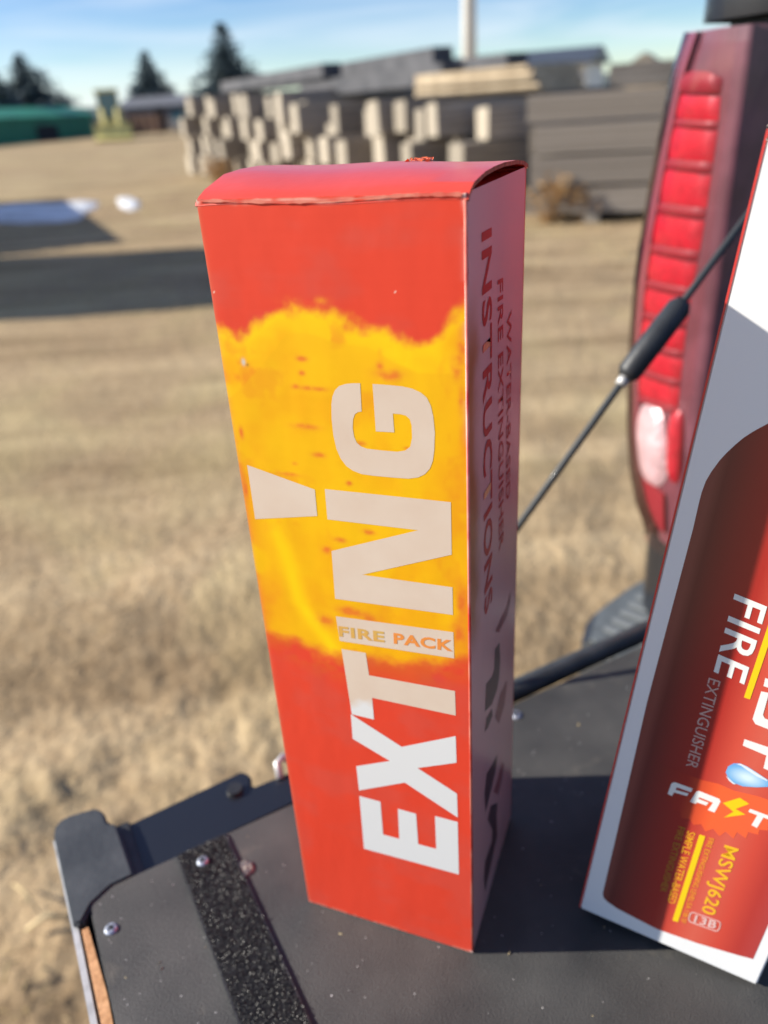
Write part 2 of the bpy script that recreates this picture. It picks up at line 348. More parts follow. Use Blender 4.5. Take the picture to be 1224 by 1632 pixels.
# yellow wheel loader
M['yellow_paint'] = mat('yellow_machine_paint', (.62, .54, .20, 1), .5, var=.12, scale=2)
M['tyre'] = mat('tyre_rubber', (.02, .02, .022, 1), .85, bump=.3, bscale=20)
M['cab_glass'] = mat('cab_glass', (.05, .13, .17, 1), .08, coat=.5)
def wheel(root, c, r, wd, axis, m=None, hub=None):
    ax = Vector(axis).normalized(); c = Vector(c)
    V, Fc = tube_geo([c-ax*wd/2, c-ax*wd*.38, c+ax*wd*.38, c+ax*wd/2], [r*.86, r, r, r*.86], 24); t_ = mesh('wheel', V, Fc, M['tyre'], root, None, False)
    V, Fc = tube_geo([c-ax*wd*.53, c+ax*wd*.53], [r*.5, r*.5], 18); mesh('rim', V, Fc, hub or M['grey_metal'], t_)
    return t_
P = atd(183, 219, 58); root = empty('wheel_loader', (P.x, P.y, gz(P.x, P.y)), math.radians(-75)); tag(root, 'pale yellow loader with a glazed cab parked beside the green shed', 'loader')
boxo('chassis', (-2.0, -.75, .7), (1.5, .75, 1.25), M['yellow_paint'], root, .06)
boxo('engine_hood', (-2.1, -.68, 1.252), (-.5, .68, 2.05), M['yellow_paint'], root, .1)
boxo('cab_glass', (-.45, -.62, 1.254), (.65, .62, 2.75), M['cab_glass'], root, .05)
boxo('cab_roof', (-.6, -.75, 2.752), (.8, .75, 2.9), M['yellow_paint'], root, .05)
for sx in (-.47, .62):
    for sy in (-.65, .6): boxo('cab_post', (sx, sy, 1.253), (sx+.08, sy+.07, 2.751), M['yellow_paint'], root)
for sx in (-1.3, 1.0):
    for sy in (-.95, .95): wheel(root, (sx, sy, .62), .62, .42, (0, 1, 0), hub=M['yellow_paint'])
for sy in (-.45, .45): tube('lift_arm', [(.6, sy, 1.5), (1.5, sy, 1.75), (2.4, sy, .7)], .12, M['yellow_paint'], root, 8, False)
prism('bucket', [(2.2, .1), (3.1, .05), (3.15, .15), (2.5, .35), (2.4, .95), (2.2, .95)], -1.1, 1.1, M['yellow_paint'], root, .02, Matrix.Rotation(math.pi/2, 4, 'X'))
tube('exhaust_stack', [(-1.2, .3, 2.0), (-1.2, .3, 2.75)], .06, M['tyre'], root, 8)
# low grey building and a rust-brown bin by it
A = atd(196, 207, 84); B = atd(330, 200, 80); L, az = frame_between(A, B)
root = empty('low_building', (A.x, A.y, gz(A.x, A.y)), az); tag(root, 'low grey building with a shallow roof between loader and timber stacks', 'building')
boxo('wall', (0, 0, -.2), (L, 5, 2.0), M['grey_metal'], root)
mesh('roof', [(-.3, -.4, 2.002), (L+.3, -.4, 2.002), (L+.3, 2.5, 2.9), (-.3, 2.5, 2.9), (-.3, 5.4, 2.002), (L+.3, 5.4, 2.002)], [(0, 1, 2, 3), (3, 2, 5, 4), (0, 3, 4), (1, 5, 2)], mat('slate_grey_roof', (.13, .135, .15, 1), .6), root)
boxo('door', (L*.42, -.05, -.1), (L*.52, -.002, 1.8), M['dark_open'], root)
for k in (.62, .8): boxo('window', (L*k, -.05, .8), (L*k+1.0, -.002, 1.6), M['cab_glass'], root)
P = atd(228, 208, 74); root = empty('scrap_bin', (P.x, P.y, gz(P.x, P.y)), az); tag(root, 'rust-brown open scrap bin in front of the low grey building', 'bin')
M['rust'] = mat('rusty_brown_steel', (.15, .085, .055, 1), .8, var=.25, scale=3)
M['rustd'] = mat('dark_rust', (.09, .055, .04, 1), .85)
bm = bmesh.new(); add_box(bm, (-1.6, 0, .1), (1.6, .08, 1.4)); add_box(bm, (-1.6, 1.5, .1), (1.6, 1.58, 1.4)); add_box(bm, (-1.6, .081, .1), (-1.52, 1.499, 1.4)); add_box(bm, (1.52, .081, .1), (1.6, 1.499, 1.4)); add_box(bm, (-1.518, .082, .1), (1.518, 1.498, .2))
bmobj('bin_body', bm, M['rust'], root)
for k in range(5): boxo('rib', (-1.5+k*.72, -.06, .12), (-1.4+k*.72, -.002, 1.38), M['rustd'], root)
for k in (-1.2, 1.1): boxo('skid', (k, -.02, -.12), (k+.12, 1.6, .098), M['rustd'], root)
# dark-roofed shed behind the stacks, with white gable
A = atd(612, 118, 33); B = atd(934, 104, 31); L, az = frame_between(A, B); zb = gz(A.x, A.y)
root = empty('dark_roofed_shed', (A.x, A.y, 0), az); tag(root, 'low shed with a dark sheet roof and white eave behind the timber stacks', 'shed')
zt = atd(780, 86, 32).z
boxo('wall', (0, 0, -.2), (L, 4, zt-.48), M['white_metal'], root)
mesh('roof', [(-.3, -.35, zt-.46), (L+.25, -.35, zt-.46), (L+.25, 2.0, zt+.05), (-.3, 2.0, zt+.05), (-.3, 4.3, zt-.46), (L+.25, 4.3, zt-.46), (-.3, -.35, zt-.56), (L+.25, -.35, zt-.56)], [(0, 1, 2, 3), (3, 2, 5, 4), (0, 3, 4), (1, 5, 2), (6, 7, 1, 0)], mat('dark_roof_sheet', (.055, .065, .08, 1), .5, var=.15, scale=1), root)
boxo('door', (L*.3, -.05, -.1), (L*.38, -.002, 1.9), M['grey_metal'], root)
# white pole
P = atd(748, 112, 24); z0 = gz(P.x, P.y)
root = empty('white_pole', (P.x, P.y, z0)); tag(root, 'tall white pole rising behind the dark-roofed shed', 'pole')
V, Fc = tube_geo([(0, 0, 0), (0, 0, 9)], [.2, .165], 20); mesh('shaft', V, Fc, M['white_metal'], root, None, True)
V, Fc = tube_geo([(0, 0, -.05), (0, 0, .12)], [.36, .34], 20); mesh('base', V, Fc, M['grey_metal'], root)
# small tan gable far right
P = atd(1030, 112, 60); z0 = gz(P.x, P.y); zt = atd(1030, 84, 60).z
root = empty('gabled_hut', (P.x, P.y, z0), math.radians(-25)); tag(root, 'small tan gabled hut showing above the timbers beside the truck', 'hut')
ha = zt-z0
boxo('wall', (-1.5, -1.5, -.1), (1.5, 1.5, ha-1.1), mat('tan_boards', (.40, .31, .21, 1), .8, var=.15, scale=3), root)
mesh('roof', [(-1.7, -1.7, ha-1.12), (1.7, -1.7, ha-1.12), (0, -1.7, ha), (-1.7, 1.7, ha-1.12), (1.7, 1.7, ha-1.12), (0, 1.7, ha)], [(0, 1, 2), (5, 4, 3), (0, 2, 5, 3), (1, 4, 5, 2)], mat('brown_roof', (.22, .19, .15, 1), .8), root)

# ================================================================ TIMBER STACKS
def timber_mat():
    m, t, b = newmat('weathered_timber'); b.inputs['Roughness'].default_value = .9
    c = t.nodes.new('ShaderNodeTexCoord'); mp_ = t.nodes.new('ShaderNodeMapping'); mp_.inputs['Scale'].default_value = (.6, 9, 9)
    oi = t.nodes.new('ShaderNodeObjectInfo')
    ad = t.nodes.new('ShaderNodeVectorMath'); t.links.new(c.outputs['Object'], mp_.inputs['Vector'])
    n = t.nodes.new('ShaderNodeTexNoise'); n.noise_dimensions = '4D'; n.inputs['Scale'].default_value = 2.2; n.inputs['Detail'].default_value = 6
    sc = t.nodes.new('ShaderNodeMath'); sc.operation = 'MULTIPLY'; sc.inputs[1].default_value = 50; t.links.new(oi.outputs['Random'], sc.inputs[0]); t.links.new(sc.outputs[0], n.inputs['W'])
    t.links.new(mp_.outputs['Vector'], n.inputs['Vector'])
    r = t.nodes.new('ShaderNodeValToRGB'); r.color_ramp.elements[0].position = .3; r.color_ramp.elements[1].position = .72
    r.color_ramp.elements[0].color = (.15, .125, .10, 1); r.color_ramp.elements[1].color = (.42, .37, .315, 1); t.links.new(n.outputs['Fac'], r.inputs['Fac'])
    # sawn ends are paler than the weathered sides
    g = t.nodes.new('ShaderNodeSeparateXYZ'); t.links.new(c.outputs['Normal'], g.inputs[0])
    ab = t.nodes.new('ShaderNodeMath'); ab.operation = 'ABSOLUTE'; t.links.new(g.outputs['X'], ab.inputs[0])
    gt = t.nodes.new('ShaderNodeMath'); gt.operation = 'GREATER_THAN'; gt.inputs[1].default_value = .8; t.links.new(ab.outputs[0], gt.inputs[0])
    n2 = t.nodes.new('ShaderNodeTexNoise'); n2.inputs['Scale'].default_value = 14; n2.inputs['Detail'].default_value = 5; t.links.new(c.outputs['Object'], n2.inputs['Vector'])
    r2 = t.nodes.new('ShaderNodeValToRGB'); r2.color_ramp.elements[0].position = .32; r2.color_ramp.elements[1].position = .68
    r2.color_ramp.elements[0].color = (.28, .235, .18, 1); r2.color_ramp.elements[1].color = (.54, .48, .38, 1); t.links.new(n2.outputs['Fac'], r2.inputs['Fac'])
    x = t.nodes.new('ShaderNodeMix'); x.data_type = 'RGBA'; t.links.new(gt.outputs[0], x.inputs['Factor']); t.links.new(r.outputs['Color'], x.inputs['A']); t.links.new(r2.outputs['Color'], x.inputs['B'])
    hs = t.nodes.new('ShaderNodeHueSaturation'); mr = t.nodes.new('ShaderNodeMapRange'); mr.inputs['To Min'].default_value = .72; mr.inputs['To Max'].default_value = 1.2
    t.links.new(oi.outputs['Random'], mr.inputs['Value']); t.links.new(mr.outputs[0], hs.inputs['Value']); t.links.new(x.outputs['Result'], hs.inputs['Color']); t.links.new(hs.outputs['Color'], b.inputs['Base Color'])
    bp = t.nodes.new('ShaderNodeBump'); bp.inputs['Strength'].default_value = .6; bp.inputs['Distance'].default_value = .02; t.links.new(n.outputs['Fac'], bp.inputs['Height']); t.links.new(bp.outputs['Normal'], b.inputs['Normal'])
    return m
M['timber'] = timber_mat()
tm = []
for k in range(6):
    bm = bmesh.new(); g = random.Random(k+40)
    add_box(bm, (0, -.5, 0), (1, .5, 1))
    bmesh.ops.subdivide_edges(bm, edges=[e for e in bm.edges if abs(e.verts[0].co.x-e.verts[1].co.x) > .5], cuts=3)
    for v in bm.verts:
        v.co.y += g.uniform(-.035, .035); v.co.z += g.uniform(-.012, .0) if v.co.z > .5 else 0
        if v.co.x < .01: v.co.y *= g.uniform(.84, 1); v.co.z = .03+(v.co.z-.03)*g.uniform(.92, 1)
    me = bpy.data.meshes.new('timber'); bm.to_mesh(me); bm.free(); me.materials.append(M['timber']); tm.append(me)
E_AZ = math.atan2(8.1107-8.4131, 2.8123-1.7414)          # run of the long sides, from the near stack's foot line
e_dir = Vector((math.cos(E_AZ), math.sin(E_AZ), 0)); e_nrm = Vector((-math.sin(E_AZ), math.cos(E_AZ), 0))
def timber(P, length, wd, ht, z, label, group, az=None):
    o = bpy.data.objects.new('timber', R.choice(tm)); C.objects.link(o)
    o.location = (P.x, P.y, z); o.rotation_euler = (0, 0, (E_AZ if az is None else az)); o.scale = (length, wd, ht)
    tag(o, label, 'timber', group); return o
LAYER = ['lowest layer', 'second layer up', 'third layer up', 'fourth layer up', 'fifth layer up']
def stack(P, cols, layers, length, wd, ht, label, group, stag=.12, skip=0, z0=None):
    """P: near bottom corner of the stack's end; columns go away from the camera"""
    zb = (gz(P.x, P.y) if z0 is None else z0)
    for q in (.12, .5, .86):      # bearers under the stack
        mid = P+e_dir*(length*q)
        b = bpy.data.objects.new('bearer', tm[int(q*5)]); C.objects.link(b); b.location = (mid.x, mid.y, zb-.06); b.rotation_euler = (0, 0, E_AZ+math.pi/2); b.scale = (cols*(wd+.03), .16, .15)
        b.location -= Vector((0, 0, 0)); tag(b, 'short bearer on the ground under '+label.split(' in ')[-1], 'bearer', 'bearers of '+group)
    for c in range(cols):
        z = zb+.09
        for l in range(layers - (1 if (skip and c % skip == skip-1) else 0)):
            h = ht*R.uniform(.84, .94); wv = wd*R.uniform(.78, .95)
            Q = P+e_nrm*((c+.5)*(wd+.03)+R.uniform(-.015, .015))+e_dir*R.uniform(-stag, stag)
            timber(Q, length+R.uniform(-.2, .2), wv, h, z, label.replace(' in ', ' in the '+LAYER[l]+' of '), group+', '+LAYER[l]); z += h+R.uniform(.012, .035)
near = onz(752, 356, 0)
stack(Vector((1.70, 8.40, 0)), 3, 4, 5.2, .26, .285, 'squared grey timber in the stack beside the dry weeds', 'timbers of the stack beside the weeds', .08)
# row of timbers seen end-on, running away from the near stack
RA = atd(742, 300, 9.3); RB = atd(322, 262, 19.0); rd = Vector((RB.x-RA.x, RB.y-RA.y, 0)); RL = rd.length; rd.normalize()
ax_ = Vector((rd.y, -rd.x, 0)); AXZ = math.atan2(ax_.y, ax_.x)
row_names = ['pale-ended timber next to the stack by the weeds', 'pale-ended timber under the pale boards', 'pale-ended timber under the dark long timbers', 'pale-ended timber nearest the tall spruce']
pos = 0; k = 0
while pos < RL:
    f = pos/RL; q = min(3, int(f*4)); wd = R.uniform(.24, .34)+.10*f; lay = 3 if f < .5 else 4; zt_ = 1.20+.5*f+R.uniform(-.12, .06)
    if R.random() < .18: lay -= 1; zt_ -= .35
    P = RA+rd*(pos+wd/2); z = gz(P.x, P.y)+.10; ht = (zt_-.1)/lay
    for s_ in (.5, 2.6):
        c = P+ax_*s_; b = bpy.data.objects.new('bearer', tm[k % 6]); C.objects.link(b); b.location = (c.x-rd.x*.2, c.y-rd.y*.2, gz(c.x, c.y)-.05); b.rotation_euler = (0, 0, math.atan2(rd.y, rd.x)); b.scale = (wd+.1, .16, .15)
        tag(b, 'short bearer on the ground under the row of end-on timbers', 'bearer', 'bearers under the end-on row')
    for l in range(lay):
        h = ht*R.uniform(.9, 1.0); Q = P+ax_*R.uniform(-.3, .35)+rd*R.uniform(-.03, .03)
        timber(Q, R.uniform(3.0, 3.8), wd*R.uniform(.72, 1), h, z, row_names[q]+', '+LAYER[l], 'end-on timbers '+['beside the near stack', 'under the pale boards', 'under the dark beams', 'at the far end'][q]+', '+LAYER[l], AXZ+R.uniform(-.03, .03)); z += h+.004
    pos += wd+(R.uniform(.02, .08) if k % 2 else R.uniform(.10, .30)); k += 1
# long dark beams laid along the tops
M['dark_beam'] = mat('dark_weathered_beam', (.055, .057, .064, 1), .85, col2=(.10, .10, .108, 1), scale=3)
for (fa, fb, off, z, hh, lb) in ((.50, 1.02, .9, 1.62, .20, 'over the far end of the row'), (.17, .62, 1.0, 1.36, .24, 'ending beside the pale boards'), (.30, 1.0, 1.7, 1.62, .24, 'behind the one over the far end'), (.17, .5, 2.0, 1.44, .24, 'behind the one beside the pale boards')):
    A = RA+rd*(RL*fb)+ax_*off; B = RA+rd*(RL*fa)+ax_*off; d = B-A
    o = boxo('long_timber', (0, -.17, 0), (math.hypot(d.x, d.y), .17, hh), M['dark_beam'], None, .012); o.location = (A.x, A.y, z); o.rotation_euler = (0, 0, math.atan2(d.y, d.x)); tag(o, 'long dark timber laid on the end-on timbers, '+lb, 'timber', 'dark long timbers on the row')
# pale planks lying on the second stack
M['plank'] = mat('pale_sawn_planks', (.36, .28, .18, 1), .8, col2=(.50, .40, .27, 1), scale=7)
for k in range(6):
    A = atd(668, 140, 11.3); B = atd(872-5*k+R.uniform(-6, 6), 140, 10.2)
    d = B-A; o = boxo('plank', (0, -.02, 0), (math.hypot(d.x, d.y), 1.0, .046), M['plank']); o.location = (A.x+R.uniform(-.05, .05), A.y+R.uniform(-.05, .05), 1.20+.047*k); o.rotation_euler = (0, 0, math.atan2(d.y, d.x)+R.uniform(-.015, .015)); tag(o, 'pale sawn board on the grey timbers, '+['lowest of its pile', 'second up in its pile', 'third up in its pile', 'fourth up in its pile', 'just under the top one', 'topmost of its pile'][k], 'plank', 'pale boards on the timber stack')
# back row: a darker stack beyond the near one
stack(Vector((3.1, 10.6, 0)), 2, 5, 5.2, .3, .285, 'dark timber in the higher stack behind the near one', 'timbers of the higher back stack', .1)
# dry weeds
M['weed'] = mat('dry_weed', (.34, .19, .075, 1), .9, col2=(.48, .31, .14, 1), scale=8)
def weed(P, h, spread, n, label, seed):
    g = random.Random(seed); V = []; Fc = []
    for k in range(n):
        a = g.random()*6.283; L = h*(.5+.6*g.random()); t_ = g.random()*spread
        p0 = Vector((g.uniform(-.1, .1), g.uniform(-.1, .1), -.02)); p1 = p0+Vector((math.cos(a)*t_*.5, math.sin(a)*t_*.5, L*.6)); p2 = p0+Vector((math.cos(a)*t_*1.2, math.sin(a)*t_*1.2, L))
        v, f = tube_geo([p0, p1, p2], [.005, .004, .002], 4, False); n0 = len(V); V += v; Fc += [tuple(i+n0 for i in q) for q in f]
        for q in range(9):
            c0 = p1.lerp(p2, g.random()); d = Vector((g.uniform(-1, 1), g.uniform(-1, 1), g.uniform(-.2, 1)))*.07; s = Vector((g.uniform(-1, 1), g.uniform(-1, 1), g.uniform(-1, 1)))*.014
            n0 = len(V); V += [c0-s, c0+s, c0+d]; Fc.append((n0, n0+1, n0+2))
    o = mesh('dry_weed', V, Fc, M['weed']); o.location = (P.x, P.y, gz(P.x, P.y)); tag(o, label, 'weed', 'dry weeds at the foot of the timbers'); return o
weed(onz(880, 352, 0), .5, .3, 60, 'bushy orange-brown dry weed growing against the timber stack', 3)
weed(onz(935, 350, 0), .36, .22, 30, 'smaller straw-coloured weed next to the bushy orange-brown one', 4)
p_ = atd(345, 262, 16.6); weed(p_, .5, .4, 50, 'dry weed at the foot of the far end of the timber row', 5)

# ================================================================ SNOW, UNSEEN TRAILERS ADDED TO CAST SHADE
M['snow'] = mat('old_snow', (.50, .50, .50, 1), .7, col2=(.84, .86, .89, 1), scale=2.2, bump=.4, bscale=9, dist=.05)
def snow(px_list, label, seed):
    pts = [onz(x, y, 0) for x, y in px_list]; c = sum(pts, Vector())/len(pts); g = random.Random(seed)
    n = len(pts); V = [(0, 0, gz(c.x, c.y)+.035)]; Fc = []
    ringn = []
    for f, hz in ((.55, .03), (.85, .02), (1.0, -.02)):
        ring = []
        for p in pts:
            q = c+(p-c)*f*g.uniform(.85, 1.08); V.append((q.x-c.x, q.y-c.y, gz(q.x, q.y)+hz)); ring.append(len(V)-1)
        ringn.append(ring)
    for i in range(n): Fc.append((0, ringn[0][i], ringn[0][(i+1) % n]))
    for a in range(2):
        for i in range(n): Fc.append((ringn[a][i], ringn[a+1][i], ringn[a+1][(i+1) % n], ringn[a][(i+1) % n]))
    o = mesh('snow_patch', V, Fc, M['snow'], None, None, True); o.location = (c.x, c.y, 0); tag(o, label, 'snow', 'old snow lying on the field')
snow([(-40, 330), (20, 323), (90, 322), (140, 318), (168, 322), (165, 331), (140, 338), (130, 350), (95, 357), (30, 360), (-30, 358)], 'long patch of old snow lying half in the shade', 1)
snow([(184, 317), (205, 314), (225, 322), (222, 332), (205, 335), (187, 328)], 'small bright sunlit lump of snow off the tip of the long patch', 2)
M['trailer'] = mat('shade_trailer_skin', (.55, .56, .58, 1), .4, var=.06, scale=2)
def trailer(x0, x1, y0, y1, h, label, zbed=.55, rz=0):  # unseen shadow caster added for its shade; the trailer form is made up
    root = empty('shade_trailer', (x1, y0, gz(x1, y0)), rz); tag(root, label, 'trailer', None)
    w_, d_ = x1-x0, y1-y0
    boxo('body', (-w_, 0, zbed), (0, d_, h), M['trailer'], root, .04)
    boxo('frame_rail', (-w_+.1, .1, zbed-.12), (-.1, d_-.1, zbed-.002), M['tyre'], root)
    for yy in (d_*.42, d_*.62):
        for xx in (-.14, -w_+.14): wheel(root, (xx, yy, .36), .36, .22, (1, 0, 0), hub=M['white_metal'])
    tube('tongue', [(-w_/2, 0, zbed-.06), (-w_/2, -1.1, zbed-.06)], .05, M['tyre'], root, 8)
    tube('jack', [(-w_/2, -.9, 0), (-w_/2, -.9, .75)], .035, M['grey_metal'], root, 8)
    boxo('door', (-w_*.85, d_+.002, zbed+.05), (-w_*.15, d_+.03, h-.1), M['white_metal'], root)
    for k in range(6): boxo('marker_light', (.002, d_*(k+.5)/6-.04, h-.12), (.02, d_*(k+.5)/6+.04, h-.07), M['rust'], root)
    return root
trailer(-6.6, -4.35, 5.55, 8.45, 2.05, 'unseen pale boxy trailer added to cast the broad shadow on the dirt', .22)
trailer(-8.2, -6.14, 9.2, 16.4, 1.85, 'smaller unseen boxy trailer added to cast shade over the snow', .22, math.radians(23.8))

# ================================================================ PICKUP TRUCK
TGZ = CAMZ-.30987                                    # height of the tailgate's upper side
TA = math.radians(26.7); tO = onz(85, 1325, TGZ)
tX = Vector((math.cos(TA), math.sin(TA), 0)); tY = Vector((-math.sin(TA), math.cos(TA), 0))
truck = empty('pickup_truck', (tO.x, tO.y, 0), TA); tag(truck, 'black pickup truck with its tailgate lowered and a red tail light', 'truck')
def tloc(P): d = P-Vector((tO.x, tO.y, 0)); return Vector((d.dot(tX), d.dot(tY), d.z))
def tz(x, y, z): return tloc(onz(x, y, z))
def tp(x, y, Xp): return tloc(onplane(x, y, Vector((tO.x, tO.y, 0))+tX*Xp, tX))
M['black_paint'] = mat('black_truck_paint', (.010, .012, .017, 1), .35, coat=.45, coat_rough=.08, bump=.03, bscale=30)
M['black_plastic'] = mat('black_plastic', (.022, .025, .029, 1), .5, var=.3, scale=60, bump=.2, bscale=300, dist=.001)
M['worn_plastic'] = mat('worn_grey_black_plastic', (.030, .036, .042, 1), .55, col2=(.055, .062, .068, 1), scale=45, bump=.25, bscale=260, dist=.001)
M['steel'] = mat('bare_worn_steel', (.52, .52, .51, 1), .5, metal=.45, var=.2, scale=120)
M['dark_steel'] = mat('dark_cable', (.030, .035, .038, 1), .6, metal=0, coat=.05)
def board_mat():
    m, t, b = newmat('bedliner_coated_board'); b.inputs['Roughness'].default_value = .62; b.inputs['Specular IOR Level'].default_value = .45
    c = t.nodes.new('ShaderNodeTexCoord')
    def n(s, d=4):
        k = t.nodes.new('ShaderNodeTexNoise'); k.inputs['Scale'].default_value = s; k.inputs['Detail'].default_value = d; t.links.new(c.outputs['Object'], k.inputs['Vector']); return k.outputs['Fac']
    r = t.nodes.new('ShaderNodeValToRGB'); r.color_ramp.elements[0].position = .3; r.color_ramp.elements[1].position = .75
    r.color_ramp.elements[0].color = (.034, .034, .034, 1); r.color_ramp.elements[1].color = (.078, .076, .072, 1); t.links.new(n(26, 7), r.inputs['Fac'])
    # pale dust smudges
    r2 = t.nodes.new('ShaderNodeValToRGB'); r2.color_ramp.elements[0].position = .64; r2.color_ramp.elements[1].position = .8
    r2.color_ramp.elements[0].color = (0, 0, 0, 1); r2.color_ramp.elements[1].color = (.35, .35, .35, 1); t.links.new(n(70, 5), r2.inputs['Fac'])
    x = t.nodes.new('ShaderNodeMix'); x.data_type = 'RGBA'; t.links.new(r2.outputs['Color'], x.inputs['Factor']); t.links.new(r.outputs['Color'], x.inputs['A']); x.inputs['B'].default_value = (.17, .15, .12, 1)
    # sparkling grit
    v = t.nodes.new('ShaderNodeTexVoronoi'); v.inputs['Scale'].default_value = 150; t.links.new(c.outputs['Object'], v.inputs['Vector'])
    lt = t.nodes.new('ShaderNodeMath'); lt.operation = 'LESS_THAN'; lt.inputs[1].default_value = .055; t.links.new(v.outputs['Distance'], lt.inputs[0])
    sp = t.nodes.new('ShaderNodeSeparateColor'); t.links.new(v.outputs['Color'], sp.inputs[0])
    g2 = t.nodes.new('ShaderNodeMath'); g2.operation = 'GREATER_THAN'; g2.inputs[1].default_value = .80; t.links.new(sp.outputs[0], g2.inputs[0])
    mu = t.nodes.new('ShaderNodeMath'); mu.operation = 'MULTIPLY'; t.links.new(lt.outputs[0], mu.inputs[0]); t.links.new(g2.outputs[0], mu.inputs[1])
    y = t.nodes.new('ShaderNodeMix'); y.data_type = 'RGBA'; t.links.new(mu.outputs[0], y.inputs['Factor']); t.links.new(x.outputs['Result'], y.inputs['A']); y.inputs['B'].default_value = (.5, .5, .5, 1)
    t.links.new(y.outputs['Result'], b.inputs['Base Color'])
    bp = t.nodes.new('ShaderNodeBump'); bp.inputs['Strength'].default_value = .55; bp.inputs['Distance'].default_value = .0008; t.links.new(n(1500, 6), bp.inputs['Height']); t.links.new(bp.outputs['Normal'], b.inputs['Normal'])
    return m
M['board'] = board_mat()
M['wood'] = mat('raw_wood_edge', (.60, .33, .16, 1), .85, col2=(.42, .21, .09, 1), scale=300, bump=.4, bscale=500, dist=.001)
# --- tailgate
tg = boxo('tailgate', (.0015, -1.42, TGZ-.06), (.50, -.034, TGZ-.0125), M['black_paint'], truck, .004)
bd = prism('board', [(.0085, -1.40), (.49, -1.40), (.49, -.0465), (.0085, -.0465)], TGZ-.0120, TGZ, M['board'], tg, .0008)
# corner cap of the tailgate
cp = [tz(x, y, TGZ+.001) for x, y in [(84, 1326), (92, 1308), (110, 1298), (152, 1286), (166, 1294), (171, 1310), (186, 1313), (214, 1394), (176, 1412), (146, 1440), (130, 1470), (116, 1474)]]
prism('corner_cap', [(v.x, v.y) for v in cp], TGZ-.05, TGZ+.001, M['worn_plastic'], tg, .0012)
# worn metal lip down the outer edge
prism('edge_strip', [(-.0012, -.004), (.0012, -.004), (.0022, -.06), (.0030, -1.41), (.0012, -1.41), (-.0004, -.06)], TGZ-.010, TGZ-.0022, M['steel'], tg)
# chipped coating: a sliver of bare plywood showing at the board's edge
g = random.Random(3); wl = []; wr = []
for k in range(40):
    yv = -.0615-.035*k/1.0
    wl.append((.0036+g.uniform(-.0003, .0003), yv)); wr.append((.0078+g.uniform(-.0007, .0007)*(1 if k else 0)-(.0016 if k == 0 else 0), yv))
prism('chipped_wood_edge', wl+wr[::-1], TGZ-.0118, TGZ-.0014, M['wood'], tg)
# dark painted side of the tailgate beyond the board (latch plate, then a narrower ledge)
lp = [tz(x, y, TGZ-.006) for x, y in [(191, 1319), (384, 1228), (400, 1234), (400, 1254), (470, 1226), (474, 1278), (216, 1400)]]
prism('latch_plate', [(v.x, v.y) for v in lp], TGZ-.05, TGZ-.006, M['black_paint'], tg, .0012)
boxo('latch_rib', (.0255, -.0465, TGZ-.03), (.0345, -.010, TGZ-.003), M['black_plastic'], tg, .0008)
V, Fc = tube_geo([(.088, -.018, TGZ-.006), (.088, -.018, TGZ-.0035)], [.0045, .004], 16); mesh('bolt_head', V, Fc, M['black_plastic'], tg)
tube('edge_rail', [(.118, -.036, TGZ-.004), (.2, -.039, TGZ-.002), (.32, -.0375, TGZ-.001), (.46, -.037, TGZ-.002)], .0055, M['black_plastic'], tg, 12)
tube('edge_bead', [(.118, -.026, TGZ-.008), (.25, -.0285, TGZ-.007), (.36, -.0275, TGZ-.007), (.47, -.028, TGZ-.007)], .0042, M['worn_plastic'], tg, 10)
tube('hook', [(.112, -.022, TGZ-.006), (.113, -.017, TGZ+.000), (.117, -.015, TGZ+.001), (.121, -.017, TGZ-.003)], .0022, M['steel'], tg, 8)
# --- velcro
VM, t_, b_ = newmat('velcro_pile'); b_.inputs['Base Color'].default_value = (.012, .012, .013, 1); b_.inputs['Roughness'].default_value = .6
M['velcro'] = VM
va, vb = tz(322, 1350, TGZ), tz(438, 1632, TGZ)
vd = (vb-va); vd.z = 0; vd.normalize(); vn = Vector((-vd.y, vd.x, 0)); VL = .35; VW = .0245
vm = Matrix(((vd.x, vn.x, 0, va.x), (vd.y, vn.y, 0, va.y), (0, 0, 1, TGZ+.0001), (0, 0, 0, 1)))
vel = boxo('velcro_strip', (-.001, -VW/2, 0), (VL, VW/2, .0012), M['velcro'], tg, .0004, vm)
rng = np.random.default_rng(5); V = []; Fc = []
for k in range(18000):           # loops of the pile
    x = VL*.62*rng.random(); y = (rng.random()-.5)*VW*.94; a = rng.random()*6.283; r = .0003+.0004*rng.random(); wv = .00008
    d = np.array([math.cos(a), math.sin(a)])*r; s = np.array([-math.sin(a), math.cos(a)])*wv; z0 = .0010
    pts = [(0, 0), (.35, .9), (1.0, 1.25), (1.6, .8), (1.9, 0)]; n0 = len(V)
    for u, h in pts:
        for sg in (-1, 1): V.append((x+d[0]*u+s[0]*sg, y+d[1]*u+s[1]*sg, z0+h*r*1.3))
    for q in range(4): Fc.append((n0+2*q, n0+2*q+1, n0+2*q+3, n0+2*q+2))
pile = mesh('velcro_pile', V, Fc, mat('nylon_loops', (.013, .013, .015, 1), .38, spec=.42), tg, vm @ Matrix()); pile['kind'] = 'stuff'
for sg in (-1, 1):
    V = []; Fc = []
    for k in range(200):
        x = VL*.62*k/200; n0 = len(V); y = sg*VW*.485
        V += [(x, y-.0003, .00125), (x+.0011, y-.0003, .00135), (x+.0011, y+.0003, .00125), (x, y+.0003, .00115)]; Fc.append((n0, n0+1, n0+2, n0+3))
    mesh('stitch_row', V, Fc, mat('stitch_thread', (.05, .05, .055, 1), .4), tg, vm)['kind'] = 'stuff'
